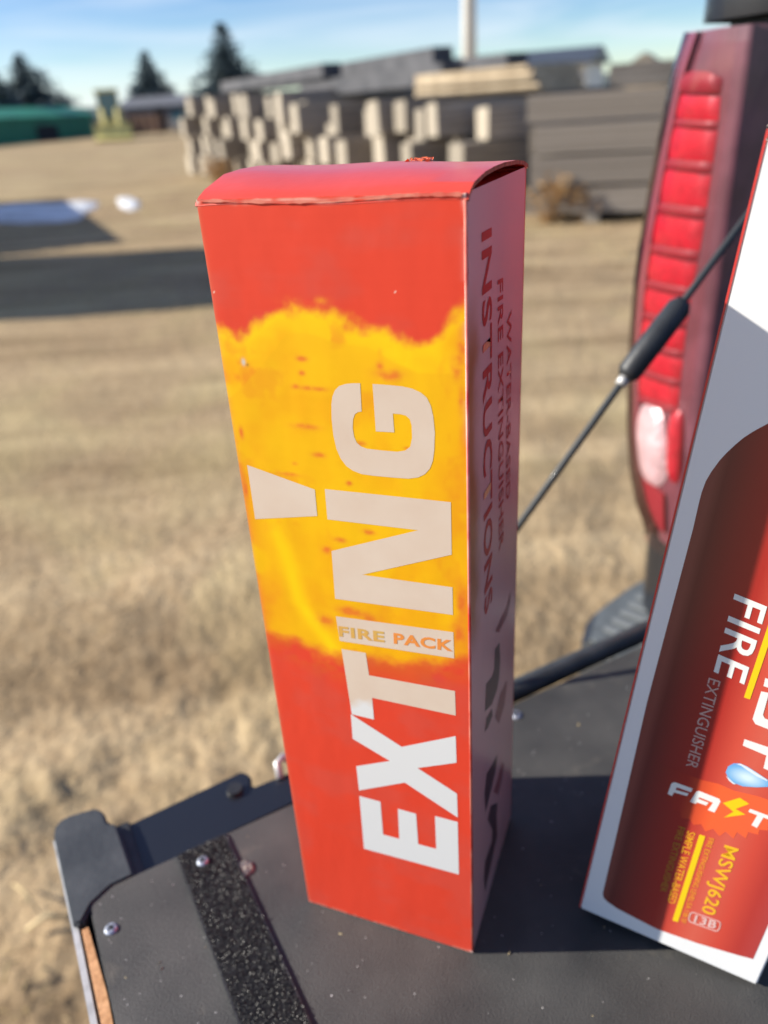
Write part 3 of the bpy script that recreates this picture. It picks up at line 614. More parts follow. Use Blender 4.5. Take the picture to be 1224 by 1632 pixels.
def screw(px_, py_, r, hgt, m, name='screw'):
    c = tz(px_, py_, TGZ+hgt); V = []; Fc = []
    v, f = tube_geo([(c.x, c.y, TGZ+hgt-.003), (c.x, c.y, TGZ+hgt), (c.x, c.y, TGZ+hgt+.0008)], [r, r, r*.72], 20, True)
    o = mesh(name, v, f, m, tg)
    bm = bmesh.new()
    for a in (0, math.pi/2):
        add_box(bm, (-r*.5, -r*.13, 0), (r*.5, r*.13, .00025+.0001*a), 0, Matrix.Translation((c.x, c.y, TGZ+hgt+.00082)) @ Matrix.Rotation(a+.5, 4, 'Z'))
    bmobj('screw_slot' if name == 'screw' else 'bolt_slot', bm, M['dark_open'], tg); return o
M['zinc'] = mat('zinc_screw', (.42, .45, .52, 1), .5, metal=.7, var=.2, scale=400)
screw(177, 1480, .0029, .0004, M['zinc']); screw(323, 1372, .0027, .0022, M['zinc']); screw(822, 1139, .0034, .0004, M['zinc'])
# dusty rivet beside the velcro
c = tz(391, 1385, TGZ); V, Fc = tube_geo([(c.x, c.y, TGZ-.001), (c.x, c.y, TGZ+.0007), (c.x, c.y, TGZ+.0012)], [.0046, .0042, .0028], 22); mesh('dusty_rivet', V, Fc, mat('dusty_rivet_metal', (.11, .10, .11, 1), .8, metal=.2, col2=(.30, .26, .22, 1), scale=500, bump=.8, bscale=700, dist=.002), tg, None, True)
# grit and straw crumbs lying on the board
g = random.Random(21)
def crumbs(name, n, m, size, flat):
    V = []; Fc = []
    for k in range(n):
        x = .012+.40*g.random()**1.5; y = -.052-.25*g.random(); r = size*(.4+.9*g.random()); a0 = g.random()*6.28; n0 = len(V)
        for q in range(4):
            a = a0+q*1.57; V.append((x+math.cos(a)*r*(flat if q % 2 else 1), y+math.sin(a)*r*(flat if q % 2 else 1), TGZ+.00005))
        V.append((x, y, TGZ+r*.7)); Fc += [(n0+q, n0+(q+1) % 4, n0+4) for q in range(4)]
    o = mesh(name, V, Fc, m, tg); o['kind'] = 'stuff'
crumbs('grit', 420, mat('pale_grit', (.46, .44, .41, 1), .6, col2=(.62, .61, .60, 1), scale=400), .00028, 1)
crumbs('straw_crumbs', 60, M['straw'], .0011, .22)
# --- support cable
ca = Vector((.205, -.012, TGZ+.005)); cb = Vector((.56, -.012, TGZ+.350))
def con(x, y): return tloc(onplane(x, y, Vector((tO.x, tO.y, 0))+tY*-.012, tY))
k1, k2, k3, k4 = con(828, 842), con(1003, 593), con(1082, 490), con(1192, 347)
dirc = (k4-k1).normalized(); ca = k1-dirc*(k1.z-TGZ-.0)/dirc.z; cb = k4+dirc*.14
cable = tube('support_cable', [ca, k2, k3, cb], .0021, M['dark_steel'], truck, 10)
tube('cable_sleeve', [k2-dirc*.004, k2, k2.lerp(k3, .5), k3, k3+dirc*.004], [.0045, .0068, .0070, .0068, .0045], M['black_plastic'], cable, 16)
tube('cable_ferrule', [k2-dirc*.009, k2-dirc*.003], [.0032, .0032], M['steel'], cable, 12)
tube('cable_end', [ca+Vector((0, .004, 0)), ca+Vector((0, -.024, 0))], .006, M['steel'], cable, 12)
# --- body corner with the tail light
TX = .535                                             # rear plane of the body
def tpx(x, y, X=TX): v = tp(x, y, X); return (v.y, v.z)
Lc = [(1109, 52), (1095, 90), (1084, 122), (1071, 180), (1058, 240), (1045, 305), (1031, 380), (1021, 450), (1015, 520), (1011, 600), (1011, 680), (1016, 740), (1027, 792), (1044, 826)]
lc = [tpx(*p) for p in Lc]
iy = [tpx(1218, 70)[0]]; inner_y = tpx(1215, 90)[0]
def loft(name, rows, m, parent, smooth=True):
    n = len(rows[0]); V = [v for r in rows for v in r]; Fc = []
    for i in range(len(rows)-1):
        for k in range(n-1): Fc.append((i*n+k, i*n+k+1, (i+1)*n+k+1, (i+1)*n+k))
    return mesh(name, V, Fc, m, parent, None, smooth)
def xsurf(wf): return TX - .012*math.sin(min(1, wf*1.25)*math.pi/2)       # rear face bows out away from the outer edge
M['housing'] = mat('smoked_red_housing', (.135, .058, .078, 1), .4, coat=.4, var=.2, scale=40)
M['band'] = mat('red_reflector', (.40, .010, .030, 1), .4, coat=.3, coat_rough=.2, var=.15, scale=120)
M['band_dark'] = mat('deep_red_reflector', (.22, .012, .026, 1), .55, coat=.15, coat_rough=.35)
M['clear'] = mat('reverse_lamp_reflector', (.80, .84, .84, 1), .3, metal=.25, coat=.5, col2=(.55, .58, .58, 1), scale=60, bump=.5, bscale=200, dist=.004)
NW = 9
def surf_pt(yl, yr, z, wf, off=0): return (xsurf(wf)-off, yl+(yr-yl)*wf, z)
tlp = None
# the lamp's body: face between outer contour and inner edge, then wrapped round the side
zs = [p[1] for p in lc]
def left_at(z): return float(np.interp(z, zs[::-1], [p[0] for p in lc][::-1]))
def right_at(z): return inner_y+float(np.interp(z, [TGZ-.05, TGZ+.05, TGZ+.33], [.0, -.002, 0]))
zrow = list(np.linspace(min(zs)-.012, max(zs), 40))
rows = []
for z in zrow:
    yl = left_at(z); yr = right_at(z)
    rows.append([(TX+.09, yl-.004, z), (TX+.03, yl+.0005, z), (TX+.008, yl, z)]+[surf_pt(yl, yr, z, k/NW) for k in range(NW+1)]+[(TX+.09, yr, z)])
light = loft('tail_light', rows, M['housing'], truck)
def patch(name, quad, off0, off1, m, n=4):
    """raised lens element: quad in photo pixels (tl, tr, br, bl), standing off0 (top) to off1 (bottom) proud of the housing"""
    P = [tpx(*q) for q in quad]; rows = []
    for a in range(4):
        f = a/3; l = (P[0][0]+(P[3][0]-P[0][0])*f, P[0][1]+(P[3][1]-P[0][1])*f); r = (P[1][0]+(P[2][0]-P[1][0])*f, P[1][1]+(P[2][1]-P[1][1])*f)
        row = []
        for k in range(n+1):
            yy = l[0]+(r[0]-l[0])*k/n; zz = l[1]+(r[1]-l[1])*k/n; wf = (yy-left_at(zz))/(right_at(zz)-left_at(zz)); o_ = off0+(off1-off0)*f
            row.append((xsurf(max(0, wf))-o_, yy, zz))
        rows.append(row)
    back = [[(v[0]+.012, v[1], v[2]) for v in r] for r in rows]
    n1 = n+1; V = [v for r in rows for v in r]+[v for r in back for v in r]; Fc = []; S = 4*n1
    for i in range(3):
        for k in range(n): Fc.append((i*n1+k, i*n1+k+1, (i+1)*n1+k+1, (i+1)*n1+k))
    edge = [k for k in range(n1)]+[i*n1+n for i in range(1, 4)]+[3*n1+k for k in range(n-1, -1, -1)]+[i*n1 for i in range(2, 0, -1)]
    for i in range(len(edge)):
        a, b = edge[i], edge[(i+1) % len(edge)]; Fc.append((b, a, a+S, b+S))
    return mesh(name, V, Fc, m, light)
def xr(y): return float(np.interp(y, [110, 200, 270, 340, 400, 450, 520, 600, 660], [1172, 1164, 1153, 1142, 1131, 1120, 1109, 1100, 1095]))
def xl(y): return float(np.interp(y, [110, 200, 270, 340, 400, 450, 520, 600, 660], [1092, 1071, 1058, 1045, 1036, 1029, 1023, 1019, 1018]))
ys = [152, 203, 272, 343, 405, 457, 505, 550, 595, 640]
def rib(name, ya, yb, m, sl, amp=.0015, n=10, rowsn=7, arch=0):
    rows = []
    for a in range(rowsn):
        f = a/(rowsn-1); yy = ya+(yb-ya)*f; o_ = .0016+amp*math.sin(math.pi*min(1, .08+f*.92))**.6; row = []
        for k in range(n+1):
            w_ = k/n; xx = xl(yy)+(xr(yy)-xl(yy))*w_; yq = yy+sl*(xx-xl(yy))/60+arch*(1-f)*abs(2*w_-1)**3
            q = tpx(xx, yq); wf = (q[0]-left_at(q[1]))/(right_at(q[1])-left_at(q[1])); edge = min(1, min(w_, 1-w_)*12)**.5
            row.append((xsurf(max(0, wf))-.0003-o_*edge, q[0], q[1]))
        rows.append(row)
    return loft(name, rows, m, light)
ys = [150, 201, 268, 338, 402, 456, 505, 550, 594, 636]
rib('reflector_cap', 112, 149, M['band_dark'], 0, .003, arch=12)
for k in range(len(ys)-1):
    sl_ = min(14, 2+1.6*k); h_ = ys[k+1]-ys[k]
    rib('reflector_band', ys[k], ys[k]+h_*.74, M['band'], sl_)
    rib('reflector_step', ys[k]+h_*.74, ys[k+1], M['band_dark'], sl_, .002, rowsn=4)
def dome(name, cx, cy, rx, ry, tilt, m, amp):
    """rounded lamp insert set into the lens, in photo pixels"""
    rows = []
    for a in range(7):
        f = a/6; row = []
        for k in range(29):
            th = 2*math.pi*k/28; c_, s_ = math.cos(th), math.sin(th); e_ = lambda v: math.copysign(abs(v)**.72, v)
            dx, dy = e_(c_)*rx*(1-f), e_(s_)*ry*(1-f); q = tpx(cx+dx*math.cos(tilt)-dy*math.sin(tilt), cy+dx*math.sin(tilt)+dy*math.cos(tilt))
            wf = (q[0]-left_at(q[1]))/(right_at(q[1])-left_at(q[1])); row.append((xsurf(max(0, wf))-.0008-amp*(1-(1-f)**2)**.5, q[0], q[1]))
        rows.append(row)
    return loft(name, rows, m, light)
dome('reverse_lamp', 1050, 706, 30, 66, -.10, M['clear'], .0065)
dome('red_marker', 1094, 706, 13, 58, .04, M['band'], .005)
patch('lower_reflector', [(1027, 752), (1076, 782), (1078, 842), (1046, 824)], .003, .004, M['band_dark'])
rows = []
for z in zrow:
    yl = left_at(z); yr = right_at(z)
    rows.append([(TX+.02, yl+.0022, z), (TX+.002, yl+.0026, z)]+[surf_pt(yl, yr, z, .02+.115*k/4, .0045) for k in range(5)]+[surf_pt(yl, yr, z, .145, .0002)])
loft('lens_rim', rows, mat('pink_lens_rim', (.24, .085, .11, 1), .25, coat=1, coat_rough=.06), light)
# clear outer lens
LM, t_, b_ = newmat('outer_lens'); t_.nodes.remove(b_)
tr = t_.nodes.new('ShaderNodeBsdfTransparent'); tr.inputs['Color'].default_value = (1, .80, .83, 1); gl = t_.nodes.new('ShaderNodeBsdfGlossy'); gl.inputs['Roughness'].default_value = .06
fr = t_.nodes.new('ShaderNodeFresnel'); fr.inputs['IOR'].default_value = 1.5; mxs = t_.nodes.new('ShaderNodeMixShader')
t_.links.new(fr.outputs[0], mxs.inputs[0]); t_.links.new(tr.outputs[0], mxs.inputs[1]); t_.links.new(gl.outputs[0], mxs.inputs[2]); t_.links.new(mxs.outputs[0], t_.nodes['Material Output'].inputs['Surface'])
rows = []
for z in zrow:
    yl = left_at(z)+.0006; yr = right_at(z)
    rows.append([(TX+.085, yl-.002, z), (TX+.02, yl, z), (TX-.004, yl-.001, z)]+[surf_pt(yl, yr, z, k/NW, .015) for k in range(1, NW+1)])
loft('outer_lens', rows, LM, light)
# bed side: rear corner below, above and behind the lamp
zb0, zb1 = min(zs)-.012, max(zs)
yo = left_at(zb1); yi = inner_y-.012
def side_profile(z):
    return float(np.interp(z, [.45, zb0-.1, zb0, TGZ+.1, zb1, zb1+.13], [tpx(1034, 860)[0]-.002, tpx(1030, 850)[0]+.010, tpx(1026, 842)[0]+.010, left_at(TGZ+.1), left_at(zb1)+.016, left_at(zb1)-.002]))
rows = []
for z in list(np.linspace(.48, zb0-.006, 8)):
    y = side_profile(z); rows.append([(2.2, y+.01, z), (TX+.05, y, z), (TX+.012, y-.004, z), (TX+.002, y-.016, z), (TX, y-.04, z), (TX, yi, z), (TX+.4, yi, z)])
loft('rear_corner', rows, M['black_paint'], truck)
rows = []
for z in list(np.linspace(zb0-.006, zb1+.02, 12)):
    y = side_profile(z); rows.append([(2.2, y+.006, z), (TX+.092, y-.003, z), (TX+.092, yi+.03, z)])
loft('bed_side', rows, M['black_paint'], truck)
rows = []
for z, dx in ((zb1+.006, .002), (zb1+.02, 0), (zb1+.05, .001), (zb1+.085, .006), (zb1+.10, .04)):
    y = side_profile(z); rows.append([(2.2, y, z), (TX+.05+dx, y, z), (TX+.014+dx, y-.006, z), (TX+.004+dx, y-.018, z), (TX+dx, y-.04, z), (TX+dx, yi-.02, z), (TX+.4, yi-.02, z)])
loft('bed_rail', rows, M['black_paint'], truck)
boxo('rail_gap', (TX+.02, yi, zb1+.0005), (TX+.5, yo-.012, zb1+.0055), M['black_plastic'], truck)
boxo('bed_side_inner', (TX+.06, yi-.012, .62), (2.2, yi-.001, zb1+.09), M['black_paint'], truck)
boxo('bed_floor', (.53, -1.40, TGZ-.08), (2.2, yi-.014, TGZ-.03), M['black_plastic'], truck)
boxo('bed_side_near', (.54, -1.60, .48), (2.2, -1.42, zb1+.09), M['black_paint'], truck, .02)
boxo('cab_back', (2.202, -1.60, .48), (2.3, yo, 1.75), M['black_paint'], truck, .02)
wheel(truck, (1.25, yo-.14, .38), .38, .25, (0, 1, 0), M['tyre'], M['steel']); wheel(truck, (1.25, -1.46, .38), .38, .25, (0, 1, 0), M['tyre'], M['steel'])
tube('rear_axle', [(1.25, -1.4, .38), (1.25, yo-.1, .38)], .05, M['black_plastic'], truck, 10)
# --- bumper with ribbed step pad
BZ = TGZ-.145
bp_px = [(926, 1012), (938, 972), (985, 935), (1036, 905)]
bpp = [tz(x, y, BZ) for x, y in bp_px]
bx0 = min(p.x for p in bpp); by1 = max(p.y for p in bpp)
outl = [(p.x, p.y) for p in bpp]+[(TX+.09, bpp[-1].y+.01), (TX+.09, -1.45), (bx0+.01, -1.45)]
prism('bumper', outl, BZ-.16, BZ-.006, mat('bumper_paint', (.045, .050, .055, 1), .35, coat=.6), truck, .006)
bump = truck.children[-1]
c0 = sum(bpp, Vector())/4; ins = []
q = [bpp[0]+(Vector((.006, -.006, 0))), bpp[1]+Vector((.006, -.005, 0)), bpp[2]+Vector((.006, -.006, 0)), bpp[3]+Vector((.004, -.007, 0)), Vector((bpp[3].x+.01, bpp[3].y-.12, 0)), Vector((bpp[0].x+.012, bpp[0].y-.11, 0))]
pad = prism('step_pad', [(v.x, v.y) for v in q], BZ-.0058, BZ-.002, mat('grey_step_pad', (.10, .115, .125, 1), .7, var=.15, scale=80), bump, .001)
M['pad_rib'] = mat('pad_rib', (.17, .185, .195, 1), .7)
M['pad_groove'] = mat('pad_groove', (.03, .035, .04, 1), .8)
u = (bpp[3]-bpp[0]); u.z = 0; Lb = u.length; u.normalize(); v_ = Vector((u.y, -u.x, 0))
for k in range(7):
    a = bpp[0]+u*(Lb*(.16+.115*k))+v_*.012; ang_ = math.atan2(v_.y, v_.x)+.0
    mm = Matrix.Translation((a.x, a.y, BZ-.0018)) @ Matrix.Rotation(ang_, 4, 'Z')
    boxo('pad_rib', (0, -.004, 0), (.085, .004, .0035), M['pad_rib'], bump, .001, mm)

# ================================================================ RED BOX
W1, D1, H1 = .074527, .070593, .29
YAW = 1.1815253
fr_ = Vector((.024253, .195465, TGZ)); bx_ = Vector((math.sin(YAW), -math.cos(YAW), 0)); by_ = Vector((math.cos(YAW), math.sin(YAW), 0))
fl_ = fr_-bx_*W1
b1m = Matrix(((bx_.x, by_.x, 0, fl_.x), (bx_.y, by_.y, 0, fl_.y), (0, 0, 1, TGZ+.0006), (0, 0, 0, 1)))
box1 = empty('cardboard_box', matrix=b1m); tag(box1, 'upright red and yellow cardboard box lettered EXTING, standing on the tailgate', 'box')
inv1 = b1m.inverted()
def f1(x, y): v = inv1 @ onplane(x, y, fl_, by_); return (v.x, v.z)       # pixel -> front panel
def s1(x, y): v = inv1 @ onplane(x, y, fr_, bx_); return (v.y, v.z)       # pixel -> side panel
LETTER_Z = f1(650, 1140)[1]+.0075
M['letter'] = letter_mat()
def smooth(a, b, x): t = np.clip((x-a)/(b-a), 0, 1); return t*t*(3-2*t)
def mixn(A, B, f): return A*(1-f[..., None])+np.asarray(B)[None, None, :]*f[..., None] if np.ndim(B) == 1 else A*(1-f[..., None])+B*f[..., None]
def print_grid(name, xs, zs_, colfn, placefn, m, parent):
    nx, nz_ = len(xs), len(zs_); XX, ZZ = np.meshgrid(xs, zs_); col = colfn(XX, ZZ)
    P = placefn(XX, ZZ).reshape(-1, 3); i = np.arange(nz_-1)[:, None]; j = np.arange(nx-1)[None]
    Q = np.stack([i*nx+j, i*nx+j+1, (i+1)*nx+j+1, (i+1)*nx+j], -1).reshape(-1, 4)
    me = bpy.data.meshes.new(name); me.vertices.add(len(P)); me.vertices.foreach_set('co', P.ravel()); me.loops.add(Q.size); me.loops.foreach_set('vertex_index', Q.ravel())
    me.polygons.add(len(Q)); me.polygons.foreach_set('loop_start', np.arange(len(Q))*4); me.update(calc_edges=True)
    me.polygons.foreach_set('use_smooth', [True]*len(Q))
    a = me.color_attributes.new('print', 'FLOAT_COLOR', 'POINT'); rgba = np.concatenate([col.reshape(-1, 3), np.ones((len(P), 1))], 1); a.data.foreach_set('color', rgba.ravel().astype(np.float32))
    return link(bpy.data.objects.new(name, me), parent, m)
RED = np.array([.70, .052, .022]); RED2 = np.array([.65, .062, .034]); YEL = np.array([.88, .50, .0]); AMB = np.array([.83, .36, .0]); ORG = np.array([.74, .14, .012]); BRT = np.array([.92, .58, .0])
topb = [f1(*p) for p in [(350, 528), (378, 541), (398, 534), (425, 512), (440, 500), (470, 495), (505, 496), (535, 502), (560, 520), (600, 526), (640, 536), (668, 552), (690, 545), (708, 524), (720, 508), (742, 492)]]
botb = [f1(*p) for p in [(424, 1008), (450, 1012), (475, 1022), (500, 1040), (540, 1046), (600, 1052), (660, 1060), (700, 1058), (748, 1050)]]
spots = [f1(*p)+(rx, rz) for *p, rx, rz in [(481, 572, .0016, .0008), (481, 594, .001, .0008), (470, 616, .0012, .0007), (500, 619, .004, .0007), (487, 680, .0040, .0009), (510, 725, .0014, .0008), (470, 739, .001, .0006), (462, 756, .003, .0006),
      (556, 770, .001, .0008), (508, 726, .002, .0008), (588, 848, .0022, .0009), (542, 861, .0022, .0010), (520, 877, .0016, .0014), (576, 707, .0014, .0008), (648, 714, .0010, .0005), (618, 598, .004, .0016), (606, 582, .0012, .0012), (728, 585, .0016, .003),
      (735, 560, .0012, .004), (735, 640, .0008, .003), (392, 780, .0008, .003), (385, 690, .0008, .002), (520, 990, .003, .003), (560, 975, .005, .002), (590, 985, .003, .002), (735, 960, .0015, .006), (730, 1010, .002, .005)]]
halo = [f1(*p)+(rx, rz) for *p, rx, rz in [(464, 480, .0028, .0011), (511, 480, .0024, .0011)]]
def front_col(x, z):
    n1 = fbm(x*160, z*160, 2, 4)-.5; n2 = fbm(x*420, z*420, 5, 3)-.5; n3 = fbm(x*55, z*75, 8, 4); n4 = fbm(x*140, z*220, 14, 4)
    zt = np.interp(x, [p[0] for p in topb], [p[1] for p in topb]); zb_ = np.interp(x, [p[0] for p in botb], [p[1] for p in botb])
    col = np.ones(x.shape+(3,))*RED; col = mixn(col, RED2, smooth(.45, .7, n3))
    f = smooth(-.0030, .0022, (zt+n1*.0055+n2*.0022)-z)*smooth(-.0034, .0040, z-(zb_+n1*.007+n2*.002))
    # ochre band below the flames over the red
    ob = smooth(.0, .013, z-(zb_-.014+n1*.004))*smooth(.012, .002, z-zb_)*smooth(.35, .62, n4+.15*smooth(.02, .05, x)); col = mixn(col, ORG*.85, np.clip(ob, 0, 1)*.55*(1-f))
    ye = np.ones(x.shape+(3,))*YEL; ye = mixn(ye, AMB, smooth(.40, .66, fbm(x*60, z*60, 31, 4))*.9); ye = mixn(ye, ORG, smooth(.56, .76, fbm(x*130, z*110, 33, 4))*.55)
    ye = mixn(ye, BRT, smooth(.52, .75, fbm(x*70+9, z*45, 41, 4))*.9)
    low = smooth(.19, .125, z); ye = mixn(ye, AMB, low*.45)
    ye = mixn(ye, ORG, smooth(.52, .78, fbm(x*95, z*120, 51, 4))*low*.8)
    rx_, rz_ = zip(*[f1(300+a*.4575, 230+b*.4575) for a, b in ((130, 900), (250, 780), (340, 658), (400, 655), (520, 690), (620, 702), (720, 762), (800, 795), (960, 800))])
    rid = np.interp(x, rx_, rz_); ye = mixn(ye, np.array([.80, .40, .0]), smooth(-.0005, .0006, rid+n1*.0015-z)*.6)
    edge = np.exp(-np.abs(zt-z)/.0035); ye = mixn(ye, np.array([.92, .56, .0]), np.clip(edge*1.4, 0, 1)*.9)
    # yellow sweep at lower left
    cx = np.interp(z, [f1(520, 1030)[1], f1(470, 960)[1], f1(440, 880)[1], f1(425, 820)[1]], [f1(530, 1030)[0], f1(478, 960)[0], f1(455, 880)[0], f1(430, 820)[0]])
    ye = mixn(ye, BRT, np.exp(-((x-cx)/.0035)**2)*smooth(f1(420, 780)[1], f1(440, 880)[1], z)*.95)
    lm = np.exp(-x/.003)*smooth(f1(400, 640)[1], f1(400, 720)[1], z); ye = mixn(ye, ORG, lm*.6*smooth(.4, .6, fbm(x*100, z*90, 61, 3)))
    rm_ = np.exp(-(W1-x)/.0045); ye = mixn(ye, np.array([.76, .22, .006]), np.clip(rm_, 0, 1)*(.25+.6*smooth(.4, .62, fbm(x*120, z*70, 63, 3))))
    for (sx, sz, rx, rz) in spots:
        g_ = np.exp(-(((x-sx)/rx)**2+((z-sz)/rz)**2))*(.35+1.3*np.clip(n2+.3, 0, 1)); ye = mixn(ye, np.array([.70, .12, .02]), np.clip(g_, 0, .8))
    col = mixn(col, ye, f)
    for (sx, sz, rx, rz) in halo:
        g_ = np.exp(-(((x-sx)/rx)**2+((z-sz)/rz)**2))*(.4+n2*1.2); col = mixn(col, np.array([.80, .30, .01]), np.clip(g_*1.1, 0, .75))
    # rubbed edges
    we = np.exp(-(W1-x)/.0005)*smooth(.5, .62, fbm(x*30, z*140, 71, 3))*smooth(.2, .24, z); col = mixn(col, np.array([.75, .45, .38]), np.clip(we, 0, 1)*.8)
    we = np.exp(-x/.0005)*.5; col = mixn(col, np.array([.80, .30, .16]), np.clip(we, 0, 1)*.6)
    wt = np.exp(-((H1-.0007-z-(n1*.0016))/.0005)**2)*smooth(.38, .6, fbm(x*150, z*20, 81, 4)); col = mixn(col, np.array([.78, .42, .32]), np.clip(wt, 0, 1)*.9)
    cr_ = np.exp(-(((W1-x)/.0012)**2+(z/.0012)**2))+np.exp(-((x/.0009)**2+((H1-z)/.0012)**2))+np.exp(-(((W1-x)/.0008)**2+((H1-z)/.003)**2)); col = mixn(col, np.array([.78, .66, .58]), np.clip(cr_, 0, .9))
    be = np.exp(-z/.0005)*smooth(.45, .65, fbm(x*200, z*30, 87, 3)); col = mixn(col, np.array([.76, .35, .25]), np.clip(be, 0, 1)*.7)
    cx_, cz_ = f1(388, 577); dn = np.exp(-(((x-cx_)/.0006)**2+((z-cz_)/.0009)**2)); col = mixn(col, np.array([.62, .52, .40]), np.clip(dn*1.6, 0, 1)); dn = np.exp(-(((x-cx_-.0012)/.0005)**2+((z-cz_+.0008)/.0005)**2)); col = mixn(col, np.array([.30, .14, .03]), np.clip(dn*.8, 0, 1))
    sp = (noise2(x*900, z*900, 91) > .994)&(noise2(x*120, z*120, 92) > .5); col[sp] = [.78, .5, .4]
    return np.clip(col, 0, 1)
RC = .0009                                              # fold radius
def front_place(x, z):
    y = np.zeros_like(x); xx = x.copy()
    return np.stack([xx, y, z], -1)
xs_ = np.linspace(.0, W1, 150); zs2 = np.linspace(0, H1, 560)
print_grid('front_panel', xs_, zs2, front_col, front_place, M['print'], box1)
sideA = s1(745, 480)[1]; sideB = s1(750, 1060)[1]
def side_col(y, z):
    n1 = fbm(y*120, z*120, 2, 4)-.5; base = np.array([.90, .55, .54]); col = np.ones(y.shape+(3,))*base  # pale red print, lightened further to stand in for sheen and bounced light
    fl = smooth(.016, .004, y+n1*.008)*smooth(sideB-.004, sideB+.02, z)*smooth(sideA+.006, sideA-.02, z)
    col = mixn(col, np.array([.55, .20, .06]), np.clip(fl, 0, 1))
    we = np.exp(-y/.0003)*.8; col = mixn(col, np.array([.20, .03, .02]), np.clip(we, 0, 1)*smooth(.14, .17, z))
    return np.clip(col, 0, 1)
def side_place(y, z): return np.stack([np.full_like(y, W1)+.0, y, z], -1)
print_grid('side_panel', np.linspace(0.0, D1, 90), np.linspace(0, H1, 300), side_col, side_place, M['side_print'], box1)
boxo('back_panel', (0, D1, 0), (W1, D1+.0012, H1), M['lid'], box1)
boxo('far_side_panel', (.0001, .0004, 0), (.0010, D1, H1), M['lid'], box1)
boxo('base_panel', (.001, .001, -.0004), (W1-.001, D1-.001, .0008), M['lid'], box1)
# folds: rounded edge strips in worn print
V, Fc = tube_geo([(W1-.0002, .0004, .001), (W1-.0002, .0004, H1-.001)], .00055, 8); 
mesh('fold_edge', V, Fc, mat('rubbed_fold', (.62, .05, .03, 1), .4, col2=(.72, .26, .19, 1), scale=90), box1, None, True)
# lid: curved flap, taken from its edge seen against the side panel
prof = [s1(*p) for p in [(743, 313), (746.5, 302), (752, 290), (770, 272), (785, 263), (800, 257), (820, 254.5), (833, 257)]]
prof = [(-.0001, H1-.0016)]+prof+[(D1+.0014, prof[-1][1]-.0016)]
V = []; Fc = []; NX = 24; th = .0011; npf = len(prof)
for k in range(NX+1):
    x = -.0006+(W1+.0012)*k/NX; f = k/NX
    for (y, z) in prof:
        up_ = (.0012*(1-f) if y > .01 else 0)+.0003*math.sin(f*9+y*60); V.append((x, y, z+up_))
for i in range(NX):
    for k in range(npf-1): Fc.append((i*npf+k, (i+1)*npf+k, (i+1)*npf+k+1, i*npf+k+1))
lid = mesh('lid_flap', V, Fc, M['lid'], box1, None, False)
for p in lid.data.polygons: p.use_smooth = True
sm = lid.modifiers.new('thick', 'SOLIDIFY'); sm.thickness = th; sm.offset = -1
lid.data.materials.append(M['kraft']); sm.material_offset_rim = 1; sm.material_offset = 0
es = lid.modifiers.new('split', 'EDGE_SPLIT'); es.split_angle = math.radians(14)
# rubbed crease along the lid's front fold
def wobble_strip(name, x0, x1, y, z, wd, m, parent, seed, n=60):
    g = random.Random(seed); V = []; Fc = []
    for k in range(n+1):
        x = x0+(x1-x0)*k/n; a = wd*(.25+.9*g.random()*float(noise2(np.array([k*.21]), np.array([seed*1.]), 3)[0])); dz = .0005*math.sin(k*.11+seed)
        V += [(x, y, z-a+dz), (x, y-.00003, z+a+dz)]
    for k in range(n): Fc.append((2*k, 2*k+2, 2*k+3, 2*k+1))
    return mesh(name, V, Fc, m, parent)
M['scuff'] = mat('scuffed_print', (.74, .26, .18, 1), .5, col2=(.66, .09, .06, 1), scale=160)
wobble_strip('crease', .0005, W1-.001, -.0004, H1-.0006, .0006, M['scuff'], box1, 2)
# inner dust flap seen under the lid's open end
mesh('dust_flap', [(W1-.0002, .002, H1-.0006), (W1-.0002, D1-.002, H1-.0006), (.012, D1-.004, H1-.004), (.012, .004, H1-.004)], [(0, 1, 2, 3)], M['lid'], box1)
# shreds of tape on the lid's far edge
g = random.Random(11); V = []; Fc = []
for k in range(26):
    yb_ = .046+.006*g.random(); c = inv1 @ onplane(650+38*g.random(), 259+3*g.random(), fl_+by_*yb_, by_); c.z = prof[6][1]+.0001+.0005*g.random()+.0006*(1-c.x/W1); n0 = len(V)
    for q in range(4):
        a = q*1.57+g.random(); V.append(c+Vector((math.cos(a)*.0012*g.uniform(.4, 1), math.sin(a)*.0008, math.sin(a*2+k)*.0005)))
    Fc.append((n0, n0+1, n0+2, n0+3))
mesh('tape_shred', V, Fc, M['tape'], box1)
# ---- lettering
def poly(name, pts2, place, m, parent, lift=0):
    V = [place(a, b, lift) for a, b in pts2]; return mesh(name, V, tessellate_polygon([[Vector((a, b, 0)) for a, b in pts2]]), m, parent)
def place_f(a, b, lift=0): return (a, -.00005-lift, b)
def place_s(a, b, lift=0): return (W1+.00006+lift, a, b)
def zc(pts, ox, oy, s): return [(ox+x/s, oy+y/s) for x, y in pts]
def letter(name, pts): return poly(name, [f1(*p) for p in pts], place_f, M['letter'], box1)
letter('letter_e', zc([(205, 1185), (167, 757), (338, 803), (360, 1070), (492, 1105), (480, 860), (628, 902), (645, 1148), (792, 1187), (782, 920), (966, 968), (976, 1395)], 540, 1120, 5.1))
letter('letter_x', zc([(165, 712), (142, 515), (415, 472), (113, 292), (98, 92), (512, 358), (950, 270), (957, 487), (640, 530), (960, 738), (967, 932), (537, 648)], 540, 1120, 5.1))
letter('letter_t', zc([(226, 378), (422, 410), (450, 592), (1148, 720), (1155, 920), (475, 775), (490, 952), (310, 908)], 500, 960, 5.1))
letter('letter_i', zc([(180, 112), (1135, 242), (1142, 455), (212, 312)], 500, 960, 5.1))
letter('letter_n', zc([(90, 98), (1115, 205), (1122, 632), (395, 795), (1128, 897), (1132, 1122), (174, 990), (145, 602), (850, 433), (112, 345)], 500, 760, 5.1))
